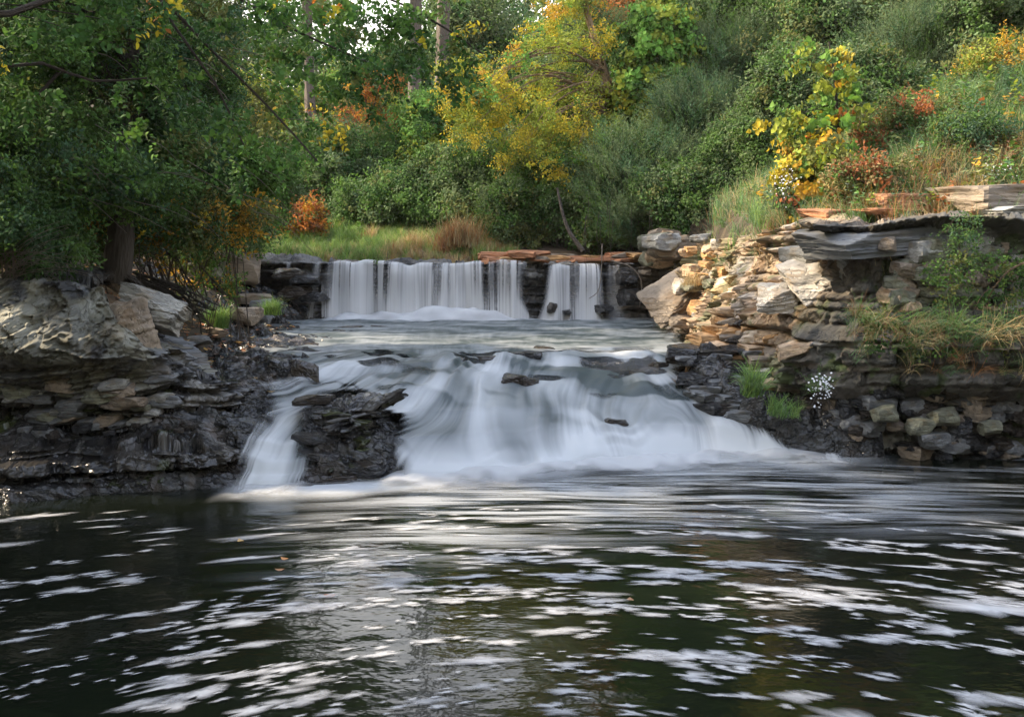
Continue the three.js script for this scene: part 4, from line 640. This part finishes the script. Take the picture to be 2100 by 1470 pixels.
// shrubs and bushes of the hillside: [px, py of the centre, half width, half height, depth, palette, spray, label]
const PAL = {
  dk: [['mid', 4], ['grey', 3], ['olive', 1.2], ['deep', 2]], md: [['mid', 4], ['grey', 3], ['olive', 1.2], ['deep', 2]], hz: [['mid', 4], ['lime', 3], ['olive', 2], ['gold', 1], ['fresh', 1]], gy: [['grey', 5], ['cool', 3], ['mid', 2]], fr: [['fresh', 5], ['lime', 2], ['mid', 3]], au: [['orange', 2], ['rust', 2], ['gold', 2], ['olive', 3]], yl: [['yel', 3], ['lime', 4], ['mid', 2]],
};
const HILL = [
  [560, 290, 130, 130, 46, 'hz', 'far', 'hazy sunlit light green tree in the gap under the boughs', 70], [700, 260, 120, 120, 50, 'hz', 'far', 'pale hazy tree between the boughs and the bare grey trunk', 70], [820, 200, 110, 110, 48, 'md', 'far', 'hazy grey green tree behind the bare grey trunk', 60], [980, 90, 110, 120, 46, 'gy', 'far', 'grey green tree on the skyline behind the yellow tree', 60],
  [760, 200, 60, 60, 41, 'au', 'mid', 'rust and orange bush beside the bare grey trunk', 26], [700, 300, 60, 50, 34, 'au', 'mid', 'small russet bush on the hazy slope', 16],
  [660, 350, 110, 90, 31, 'dk', 'mid', 'dark rounded bush at the head of the grassy bank', 60], [780, 350, 110, 75, 32, 'md', 'mid', 'tall green bush beneath the bare grey trunk', 70], [890, 280, 90, 90, 31, 'fr', 'mid', 'light green bush with drooping leaves beside the yellow crown', 50], [800, 420, 90, 60, 29, 'md', 'mid', 'low green bush above the sunlit grass', 44], [900, 400, 90, 75, 28.5, 'md', 'mid', 'leafy green bush behind the orange dead grass', 50], [985, 370, 85, 90, 27.6, 'dk', 'mid', 'dark leafy bush under the yellow tree', 56],
  [610, 455, 34, 30, 27.5, 'au', 'small', 'orange bush at the edge of the sunlit grass', 24], [720, 440, 80, 50, 29.5, 'dk', 'mid', 'shadowed bush low behind the grass bank', 34],
  [1050, 440, 80, 75, 26.5, 'dk', 'small', 'dark bush beside the hollow above the falls', 60], [1230, 420, 60, 90, 25.6, 'dk', 'small', 'dark bush overhanging the rusty ledge', 56],
  [1150, 400, 80, 80, 26.4, 'dk', 'small', 'shadowed bush in the hollow under the yellow crown', 50], [1130, 230, 110, 90, 29, 'md', 'mid', 'green bush behind the yellow crown', 50], [1210, 110, 90, 100, 31, 'gy', 'narrow', 'pale feathery bush beside the leaning yellow tree stem', 50], [1240, 290, 60, 70, 27.6, 'dk', 'small', 'dark bush at the foot of the leaning yellow tree', 44],
  [1345, 130, 80, 110, 26.8, 'fr', 'heart', 'vine covered mound of fresh green leaves', 110], [1320, 250, 80, 90, 27, 'yl', 'heart', 'yellow green vines hanging below the mound', 40],
  [1330, 400, 130, 110, 24.8, 'gy', 'narrow', 'grey green bush leaning over the ledge with fine leaves', 110], [1440, 300, 120, 120, 25.4, 'gy', 'narrow', 'feathery grey green bush in the middle of the slope', 110], [1490, 180, 130, 130, 27, 'gy', 'narrow', 'tall feathery bush with upright pale stems', 110], [1530, 360, 90, 110, 23.6, 'dk', 'small', 'dark leafy bush above the pale rocks', 90], [1420, 420, 90, 80, 23.8, 'dk', 'small', 'dark bush with trailing vines over the rubble', 70],
  [1440, 30, 110, 60, 31, 'md', 'mid', 'green bush on the skyline behind the feathery bush', 50], [1540, 20, 100, 60, 31, 'md', 'mid', 'green bush on the skyline behind the young yellow tree', 46],
  [1700, 90, 150, 100, 25.5, 'dk', 'mid', 'deep green bush behind the young yellow tree', 80], [1620, 250, 90, 130, 22.6, 'dk', 'small', 'dark bush in the hollow behind the young yellow tree', 90], [1890, 130, 150, 90, 23.5, 'gy', 'narrow', 'grey green bush above the grassy slope', 90], [2060, 60, 120, 110, 22.6, 'dk', 'mid', 'dark bush at the top of the grassy slope', 70], [1780, 200, 100, 90, 21, 'dk', 'small', 'dark bush at the back of the grass', 70],
  [60, 420, 140, 90, 19, 'dk', 'small', 'dark undergrowth bush at the top of the shaded bank', 60], [430, 430, 110, 90, 21, 'md', 'small', 'green undergrowth bush beyond the thicket', 70], [520, 400, 70, 110, 23, 'md', 'small', 'green bush where the shaded bank meets the falls', 56],
];
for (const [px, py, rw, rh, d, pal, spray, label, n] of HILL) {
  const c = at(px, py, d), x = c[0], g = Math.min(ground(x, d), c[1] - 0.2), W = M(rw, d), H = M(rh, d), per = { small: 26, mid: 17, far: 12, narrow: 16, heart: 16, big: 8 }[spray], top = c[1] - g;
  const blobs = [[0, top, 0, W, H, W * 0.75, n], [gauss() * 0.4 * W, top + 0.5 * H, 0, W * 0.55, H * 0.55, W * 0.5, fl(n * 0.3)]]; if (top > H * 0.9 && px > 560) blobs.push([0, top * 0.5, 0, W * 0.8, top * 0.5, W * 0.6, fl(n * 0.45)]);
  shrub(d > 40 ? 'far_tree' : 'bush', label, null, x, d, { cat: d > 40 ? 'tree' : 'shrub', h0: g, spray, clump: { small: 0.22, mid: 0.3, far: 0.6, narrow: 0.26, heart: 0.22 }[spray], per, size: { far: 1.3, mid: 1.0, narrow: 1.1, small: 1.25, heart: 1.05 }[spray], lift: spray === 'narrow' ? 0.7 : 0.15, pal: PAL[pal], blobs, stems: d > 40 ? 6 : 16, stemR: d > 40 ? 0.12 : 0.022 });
}
// unseen wood added behind the camera to cut low sky fill
{
  const t = new THREE.Group(); struct(t, 'unseen_fill_cut_wood', 'unseen wood added behind the camera to cut sky fill', 'woodland', 'stuff');
  const blobs = []; for (let k = 0; k < 60; k++) { const x = -26 + 52 * PR(), d = -9 - 12 * PR(); blobs.push([x, 2 + 11 * PR(), d, 3, 3, 3, 8]); } for (let k = 0; k < 16; k++) blobs.push([13 + 8 * PR(), 3 + 8 * PR(), -6 + 15 * PR(), 2.5, 3, 2.5, 8]);
  const { out } = cloud(blobs, { clump: 1.2, per: 12, size: 2.6, pal: PAL.md }); instanced(t, 'foliage', SPRAY.far, leafMat, out);
}
// far wood closing the valley
{
  const t = new THREE.Group(); struct(t, 'far_wood', 'hazy mass of far woodland closing the valley', 'woodland', 'stuff');
  const blobs = []; for (let k = 0; k < 70; k++) { const x = -60 + 120 * PR(), d = 62 + 26 * PR(); if (x > -12 && x < 0 && PR() < 0.75) continue; blobs.push([x, ground(x, d) + 3 + (x < 2 && x > -26 ? 3 : 7) * PR(), d, 4, 5, 3, 9]); }
  const { out } = cloud(blobs, { clump: 1.4, per: 14, size: 3.0, pal: PAL.md }); instanced(t, 'foliage', SPRAY.far, leafMat, out);
}
// --- the young tree with large yellow and orange leaves on the sunny bank
tree('young_tree', 'young tree with large yellow green and orange leaves on the sunny bank', null, {
  trunk: [at(1735, 420, 17.2), at(1728, 330, 17.2), at(1718, 230, 17.2), at(1708, 130, 17.2), at(1700, 85, 17.2)], r: 0.04, rTop: 0.012, bark: BARK.twig, spray: 'big', clump: 0.12, per: 3, size: 0.62, lift: -0.1, limbs: 34, limbR: 0.014, sag: 0.1,
  pal: [['lime', 5], ['yel', 1.6], ['fresh', 6], ['gold', 1.2], ['orange', 0.9], ['rust', 0.4]],
  blobs: [blobPx(1690, 115, 55, 34, 17.2, 0.35, 11), blobPx(1690, 165, 45, 34, 17.2, 0.3, 8), blobPx(1710, 215, 55, 34, 17.2, 0.4, 9), blobPx(1690, 255, 90, 26, 17.1, 0.45, 14), blobPx(1610, 245, 45, 24, 17.0, 0.3, 8), blobPx(1730, 180, 36, 30, 17.2, 0.3, 6), blobPx(1660, 300, 70, 34, 16.9, 0.4, 14)],
});
shrub('autumn_shrub', 'yellow and rust leaved shrub spilling over the rim beneath the young tree', null, M(1660 - 1050, 16.6), 16.6, { h0: at(1660, 440, 16.6)[1], spray: 'heart', clump: 0.16, per: 14, size: 0.75, lift: -0.1, pal: [['yel', 2], ['lime', 4], ['gold', 2], ['rust', 1], ['olive', 3], ['mid', 3]], stems: 18, stemR: 0.01, blobs: [[0, 0.45, 0, 0.42, 0.5, 0.4, 26], [0.25, 0.95, 0.1, 0.5, 0.35, 0.4, 16], [-0.15, 0.0, -0.2, 0.25, 0.35, 0.2, 9]] });
// ------------------------------------------------------------------ grass and small plants
function tuftGeo(seed, o) {
  const R = rng(seed), P = [], C = [];
  for (let k = 0; k < o.n; k++) {
    const az = R() * 6.283, L = o.L * (0.5 + 0.7 * R()), w = o.w * (0.7 + 0.6 * R()), bend = o.bend * (0.4 + 1.0 * R()), ox = (R() - 0.5) * o.foot, oz = (R() - 0.5) * o.foot, ca = Math.cos(az), sa = Math.sin(az), pts = [], S = 4;
    let x = 0, y = 0, ang = 0.12 + 0.3 * R(); for (let i = 0; i <= S; i++) { pts.push([x, y]); x += Math.sin(ang) * L / S; y += Math.cos(ang) * L / S; ang += bend / S * (0.5 + i * 0.4); }
    const b = 0.7 + 0.6 * R(), wm = (R() - 0.5) * 0.2, pt = (i, sd) => { const ww = w * (1 - i / S) * 0.5 * sd; return [ox + pts[i][0] * ca - sa * ww, pts[i][1], oz + pts[i][0] * sa + ca * ww]; };
    for (let i = 0; i < S; i++) { const q = [pt(i, -1), pt(i, 1), pt(i + 1, 1), pt(i + 1, -1)]; for (const t of i === S - 1 ? [0, 1, 2] : [0, 1, 2, 0, 2, 3]) { P.push(...q[t]); C.push(b * (1 + wm), b, b * (1 - wm)); } }
  }
  const g = new THREE.BufferGeometry(); g.setAttribute('position', new THREE.Float32BufferAttribute(P, 3)); g.setAttribute('color', new THREE.Float32BufferAttribute(C, 3)); g.computeVertexNormals(); return g;
}
const TUFT = { lawn: [21, 22, 23].map((k) => tuftGeo(k, { n: 16, L: 0.5, w: 0.011, bend: 1.3, foot: 0.22 })), droop: [24, 25, 26].map((k) => tuftGeo(k, { n: 16, L: 0.5, w: 0.008, bend: 3.0, foot: 0.14 })), near: [27, 28].map((k) => tuftGeo(k, { n: 34, L: 0.42, w: 0.014, bend: 1.7, foot: 0.16 })) };
const gc = { green: [0.10, 0.20, 0.035], bright: [0.19, 0.30, 0.05], cool: [0.10, 0.19, 0.075], straw: [0.42, 0.31, 0.14], rust: [0.33, 0.15, 0.05], gold: [0.48, 0.34, 0.06] };
Object.assign(GREEN, { g_green: gc.green, g_bright: gc.bright, g_cool: gc.cool, g_straw: gc.straw, g_rust: gc.rust, g_gold: gc.gold });
const tint = (c) => { const b = 0.75 + 0.5 * PR(); return [c[0] * b, c[1] * b, c[2] * b]; };
// sunlit grass above the falls
{
  const list = [];
  for (let k = 0; k < 9000 && list.length < 2600; k++) {
    const x = -8 + 8.2 * PR(), d = 24.4 + 4.6 * PR(); if (x > -0.25 + 0.5 * (d - 24.4)) continue; const s = bankDist(x, d); if (s < 0.05) continue;
    const n = fbm2(x * 0.8, d * 0.8, 3, 410), c = n > 0.12 ? mixPal([['g_straw', 4], ['g_rust', 1], ['g_bright', 2]]) : mixPal([['g_bright', 5], ['g_green', 3], ['g_straw', 0.7]]);
    list.push({ p: new THREE.Vector3(x, groundMeshH(x, d) - 0.02, -d), dir: new THREE.Vector3(gauss() * 0.2, 1, gauss() * 0.2), s: 0.55 + 0.55 * PR() * (0.6 + sm(-0.2, 0.3, fbm2(x * 1.6, d * 1.6, 2, 415))), roll: PR() * 6.28, c: tint(c) });
  }
  const t = new THREE.Group(); struct(t, 'grass', 'sunlit green and straw grass on the low bank above the falls', 'grass', 'stuff'); instanced(t, 'blades', [...TUFT.near, ...TUFT.droop, TUFT.lawn[0]], bladeMat, list);
}
// orange dead grass clump in front of the bushes
function clumpGrass(name, label, px, py, d, n, rad, kind, pal, size, o = {}) {
  const c = at(px, py, d), h0 = o.h ?? c[1], t = thing(name, label, o.cat ?? 'grass tuft', new THREE.Vector3(c[0], h0, -d)), list = [];
  for (let k = 0; k < n; k++) { const dx = gauss() * rad, dd = gauss() * rad * 0.7; list.push({ p: new THREE.Vector3(dx, o.slope ? -Math.abs(dx) * o.slope : 0, dd), dir: new THREE.Vector3(gauss() * 0.25 + (o.lx ?? 0), 1, gauss() * 0.25 + (o.lz ?? 0)), s: size * (0.7 + 0.6 * PR()), roll: PR() * 6.28, c: tint(mixPal(pal)) }); }
  instanced(t, 'blades', TUFT[kind], bladeMat, list); return t;
}
clumpGrass('dead_grass', 'orange brown dead grass heaped under the green bush above the falls', 945, 500, 25.6, 90, 0.55, 'lawn', [['g_rust', 4], ['g_straw', 3]], 1.6, { slope: 0.4 });
clumpGrass('grass_tuft', 'bright green grass tuft on the leafy bank beside the sapling', 445, 672, 17.3, 26, 0.16, 'near', [['g_green', 4], ['g_bright', 2]], 0.95);
clumpGrass('grass_tuft', 'small green grass tuft among the wet stones near the falls', 560, 645, 19.5, 22, 0.18, 'near', [['g_green', 4], ['g_bright', 2]], 0.8);
clumpGrass('grass_tuft', 'bright green grass tuft growing from the ochre ledge above the chute', 1540, 808, 13.7, 16, 0.10, 'near', [['g_green', 3], ['g_bright', 4]], 1.05, { lz: 0.4 });
clumpGrass('grass_tuft', 'thin green tuft hanging below the white flowers over the water', 1600, 850, 13.6, 9, 0.22, 'near', [['g_green', 4], ['g_bright', 2]], 0.7, { lz: 0.7 });
clumpGrass('grass_tuft', 'dry straw coloured tuft on the pale rubble beside the rim', 1595, 470, 16.6, 30, 0.25, 'droop', [['g_straw', 4], ['g_green', 2], ['g_rust', 1]], 0.9, { lz: 0.3 });
clumpGrass('grass_tuft', 'hanging dead grass on the tilted block in the plunge pool', 1415, 585, 18.9, 8, 0.12, 'droop', [['g_straw', 4]], 0.9, { lz: 0.5 });
// grassy slope of the sunny bank
{
  const list = [];
  for (let k = 0; k < 30000 && list.length < 5200; k++) {
    const x = 3.4 + 8.5 * PR(), d = 13.6 + 8.5 * PR(), s = bankDist(x, d); if (s < 0.75 || (s < 1.6 && PR() < 0.55)) continue;
    const n = fbm2(x * 0.7, d * 0.7, 3, 430), pal = n > 0.14 ? [['g_rust', 2], ['g_straw', 3], ['g_gold', 1], ['g_green', 2]] : n > -0.1 ? [['g_green', 3], ['g_straw', 2], ['g_cool', 2]] : [['g_cool', 4], ['g_green', 4], ['g_bright', 1.5]];
    list.push({ p: new THREE.Vector3(x, groundMeshH(x, d) - 0.03, -d), dir: new THREE.Vector3(gauss() * 0.3 - 0.2, 1, gauss() * 0.3 + 0.2), s: 0.75 + 0.6 * PR(), roll: PR() * 6.28, c: tint(mixPal(pal)) });
  }
  const t = new THREE.Group(); struct(t, 'grass', 'long green and rusty grass covering the slope above the cliff', 'grass', 'stuff'); instanced(t, 'blades', [...TUFT.lawn, ...TUFT.droop], bladeMat, list);
  // leafy weeds among the grass
  const weeds = []; for (let k = 0; k < 1100; k++) { const x = 3.9 + 7 * PR(), d = 14.6 + 6 * PR(); if (bankDist(x, d) < 1.3) continue; weeds.push({ p: new THREE.Vector3(x, groundMeshH(x, d) + 0.05 + 0.2 * PR(), -d), dir: new THREE.Vector3(gauss() * 0.4, 1, gauss() * 0.4), s: 0.5 + 0.45 * PR(), roll: PR() * 6, c: tint(mixPal([['mid', 5], ['cool', 3], ['olive', 3], ['lime', 1.5], ['gold', 0.5], ['rust', 0.8]])) }); }
  const w = new THREE.Group(); struct(w, 'weeds', 'broad leaved weeds turning yellow among the slope grass', 'weeds', 'stuff'); instanced(w, 'leaves', SPRAY.heart, leafMat, weeds);
}
for (const [px, py, d, w, h, pal, label] of [[2060, 150, 19, 0.9, 0.45, [['gold', 3], ['lime', 3], ['olive', 2]], 'golden leaved low shrub on the crest of the grassy slope'], [1900, 270, 17.5, 0.7, 0.35, [['rust', 1], ['olive', 3], ['mid', 4]], 'rust flecked green low shrub in the middle of the grassy slope'], [2000, 300, 16.6, 0.6, 0.28, [['mid', 4], ['cool', 3]], 'low green shrub above the uppermost slab'], [1830, 300, 17.6, 0.55, 0.35, [['olive', 3], ['mid', 3], ['rust', 1]], 'olive green low shrub beside the young tree'], [1780, 390, 15.6, 0.4, 0.22, [['rust', 1], ['olive', 3], ['g_straw', 2], ['mid', 2]], 'small olive and rust shrub beside the rust coloured slabs']]) {
  const c = at(px, py, d), g = Math.min(ground(c[0], d), c[1]); shrub('low_shrub', label, null, c[0], d, { h0: g, spray: 'small', clump: 0.16, per: 16, size: 1.0, pal, stems: 12, stemR: 0.008, blobs: [[0, c[1] - g + 0.1, 0, w, h, w * 0.7, 36]] });
}
// grass and roots hanging over the middle ledge of the cliff
{
  const list = [], lv = [];
  for (let k = 0; k < 190; k++) { const px = 1735 + 390 * PR(), py = 640 + 120 * PR() * PR() + 25 * sm(1735, 1850, px) , p = at(px, py, 13.22 + 0.12 * PR() - 0.03 * (px - 1735) / 60); list.push({ p: V(p), dir: new THREE.Vector3(gauss() * 0.4, 0.5 + 0.3 * PR(), 0.8), s: 0.45 + 0.9 * PR() * PR(), roll: PR() * 6, c: tint(mixPal([['g_straw', 3], ['g_green', 4], ['g_rust', 1.5], ['g_cool', 3]])) }); }
  for (let k = 0; k < 300; k++) { const px = 1760 + 350 * PR(), py = 520 + 210 * PR(), p = at(px, py, 13.3 + 0.2 * PR()); if (px < 1900 && py < 640) continue; lv.push({ p: V(p), dir: new THREE.Vector3(gauss() * 0.5, gauss() * 0.4, 1), s: 0.55 + 0.5 * PR(), roll: PR() * 6, c: tint(mixPal([['deep', 3], ['mid', 4], ['olive', 2]])) }); }
  const t = new THREE.Group(); struct(t, 'hanging_grass', 'dry and green grass hanging over the shaded cliff ledge', 'grass', 'stuff'); instanced(t, 'blades', TUFT.droop, bladeMat, list); instanced(t, 'creeper_leaves', SPRAY.small, leafMat, lv);
}
// creeper beside the slab
shrub('creeper', 'green creeper hanging down the joint between the two rim slabs', null, M(1965 - 1050, 13.2), 13.2, { h0: at(1965, 460, 13.2)[1], spray: 'small', clump: 0.06, per: 3, size: 0.6, lift: -0.2, pal: [['mid', 3], ['cool', 3], ['deep', 2]], stems: 5, stemR: 0.006, blobs: [[0, 0, 0, 0.16, 0.2, 0.1, 12], [0.03, -0.3, 0, 0.12, 0.25, 0.08, 10]], cat: 'creeper' });
// asters
const petal = (() => { const P = [], C = []; for (let k = 0; k < 9; k++) { const a = k / 9 * 6.283, b = a + 0.35, c = a - 0.35; P.push(0, 0, 0, Math.cos(b) * 0.011, 0.003, Math.sin(b) * 0.011, Math.cos(a) * 0.017, 0.002, Math.sin(a) * 0.017, 0, 0, 0, Math.cos(a) * 0.017, 0.002, Math.sin(a) * 0.017, Math.cos(c) * 0.011, 0.003, Math.sin(c) * 0.011); for (let q = 0; q < 6; q++) C.push(0.8, 0.8, 0.82); } const g = new THREE.BufferGeometry(); g.setAttribute('position', new THREE.Float32BufferAttribute(P, 3)); g.setAttribute('color', new THREE.Float32BufferAttribute(C, 3)); g.computeVertexNormals(); return g; })();
function aster(label, px, py, d, rw, rh, n, lz = 0.6) {
  const c = at(px, py, d), x = c[0], h0 = c[1] - rh, t = shrub('aster', label, null, x, d, { h0, spray: 'narrow', clump: 0.08, per: 3, size: 0.35, pal: [['mid', 3], ['olive', 2]], stems: 14, stemR: 0.004, blobs: [[0, rh, 0, rw, rh, 0.1, 12]], cat: 'flower' }), list = [];
  for (let k = 0; k < n; k++) list.push({ p: new THREE.Vector3(gauss() * rw, rh + gauss() * rh, gauss() * 0.1 + 0.06), dir: new THREE.Vector3(gauss() * 0.5, 0.7, lz), s: 0.55 + 0.5 * PR(), roll: PR() * 6, c: [1, 1, 1] });
  instanced(t, 'flowers', [petal], bladeMat, list);
}
aster('clump of small white asters leaning out from the ochre ledge', 1685, 795, 13.1, 0.15, 0.18, 95);
aster('white asters among the yellow shrub at the rim', 1612, 375, 16.1, 0.2, 0.3, 60);
aster('white asters in the grass above the uppermost slab', 2040, 358, 15.4, 0.25, 0.16, 70);
// trailing vines under the bushes, bare twigs and roots
function twigs(name, label, cat, list, bark = BARK.twig) { const o = V(list[0].p[0]), t = thing(name, label, cat, o.clone()); for (const q of list) { const g = tubePath(q.p.map((a) => V(a)), q.r, q.r * 0.4, 12, 5); g.translate(-o.x, -o.y, -o.z); part(t, 'stem', g, bark); } return t; }
twigs('root', 'crooked bare root dangling before the dark recess of the falls', 'root', [{ p: [at(1255, 535, 22.4), at(1295, 548, 22.2), at(1315, 575, 22.1), at(1312, 630, 22.1)], r: 0.02 }, { p: [at(1235, 500, 22.6), at(1232, 570, 22.3), at(1225, 600, 22.2), at(1208, 612, 22.2)], r: 0.016 }, { p: [at(1262, 538, 22.4), at(1270, 560, 22.3), at(1285, 590, 22.3)], r: 0.01 }], BARK.pale);
twigs('fallen_branch', 'bare reddish branch lying on the overgrown cliff ledge', 'branch', [{ p: [at(2110, 535, 13.0), at(2070, 555, 13.0), at(2040, 590, 13.1), at(2028, 612, 13.2)], r: 0.018 }, { p: [at(2045, 585, 13.1), at(2020, 600, 13.1), at(1995, 640, 13.1)], r: 0.007 }], BARK.tan);
twigs('leaning_stem', 'pale leaning stem in the dark hollow above the rusty ledge', 'tree stem', [{ p: [at(1196, 515, 24.6), at(1165, 470, 24.7), at(1150, 420, 24.8), at(1143, 385, 24.9)], r: 0.06 }], BARK.grey);
{
  const l = []; for (let k = 0; k < 26; k++) { const x0 = -20 + 60 * PR(), y0 = 520 + 60 * PR(), L = 70 + 110 * PR(), a = -0.9 + 1.1 * PR(); l.push({ p: [at(x0, y0, 12.4), at(x0 + Math.cos(a) * L * 0.5, y0 + Math.sin(a) * L * 0.5 - 8, 12.2), at(x0 + Math.cos(a) * L, y0 + Math.sin(a) * L + 14 * PR(), 12.1)], r: 0.0045 }); }
  twigs('dead_shrub', 'tangle of bare pale twigs over the crest of the outcrop', 'shrub', l, BARK.pale);
  const v = []; for (let k = 0; k < 22; k++) { const x0 = 1200 + 380 * PR(), y0 = 400 + 60 * PR(), d = 23.2 + 0.4 * PR(); v.push({ p: [at(x0, y0, d), at(x0 + 8 * gauss(), y0 + 50, d - 0.1), at(x0 + 14 * gauss(), y0 + 80 + 40 * PR(), d - 0.1)], r: 0.007 }); }
  twigs('hanging_vine', 'thin bare vines hanging from the bushes over the rubble', 'vine', v, BARK.twig);
  const b = []; for (let k = 0; k < 30; k++) { const x0 = 120 + 480 * PR(), y0 = 60 + 380 * PR(), L = 70 + 130 * PR(), a = 0.2 + 0.7 * PR(); b.push({ p: [at(x0, y0, 13.2), at(x0 + Math.cos(a) * L * 0.5, y0 + Math.sin(a) * L * 0.5 - 10, 13.1), at(x0 + Math.cos(a) * L, y0 + Math.sin(a) * L, 13)], r: 0.006 }); }
  twigs('dead_boughs', 'bare grey dead twigs crossing in front of the dark trunked tree', 'branches', b, BARK.pale);
  const r = []; for (let k = 0; k < 12; k++) { const x0 = 250 + 40 * PR(), y0 = 555 + 15 * PR(); r.push({ p: [at(x0, y0, 15), at(x0 + 60 + 40 * PR(), y0 + 22 + 20 * PR(), 14.9), at(x0 + 120 + 60 * PR(), y0 + 60 + 50 * PR(), 15.0)], r: 0.022 }); }
  twigs('tree_roots', 'dark exposed roots creeping down the littered bank from the trunk', 'roots', r, BARK.dark);
}
// fallen leaves
{
  const leaf = sprayGeo(31, { n: 1, len: 0.001, L: 0.085, w: 0.055, tilt: 1.45, jit: 0, fine: true }), list = [], pal = [[0.22, 0.11, 0.05], [0.30, 0.14, 0.05], [0.16, 0.09, 0.05], [0.38, 0.24, 0.07], [0.35, 0.12, 0.04]];
  const drop = (x, d, f) => list.push({ p: new THREE.Vector3(x, f(x, d) + 0.012, -d), dir: new THREE.Vector3(gauss() * 0.35, 1, gauss() * 0.35), s: 0.7 + 0.6 * PR(), roll: PR() * 6.28, c: tint(pal[fl(PR() * pal.length)]) });
  for (let k = 0; k < 2600; k++) { const d = 13.5 + 9 * PR(), x = -4.2 - 3.4 * Math.pow(PR(), 1.3); drop(x, d, bank); }
  for (let k = 0; k < 150; k++) drop(-7.5 + 4.8 * PR(), 11.3 + 2.6 * PR(), bed);
  const t = new THREE.Group(); struct(t, 'leaf_litter', 'brown and orange fallen leaves strewn over the shaded bank', 'fallen leaves', 'stuff'); instanced(t, 'leaves', [leaf], leafMat, list);
  for (let k = 0; k < 5; k++) { const p = [(PR() - 0.5) * 6, 0.014, 6 + 3.5 * PR()], m = shade(new THREE.Mesh(leaf, new THREE.MeshStandardMaterial({ color: new THREE.Color().setRGB(...pal[k % 5]), roughness: 0.8, side: THREE.DoubleSide }))); m.name = 'leaf'; m.rotation.set(0.1, PR() * 6, 0.1); const g = thing('floating_leaf', 'small brown fallen leaf floating on the dark pool', 'leaf', V(p), 'leaves floating on the pool'); g.add(m); }
}
scene.traverse((o) => { if (o.isMesh) { o.castShadow = true; o.receiveShadow = true; } });
renderer.render(scene, camera);
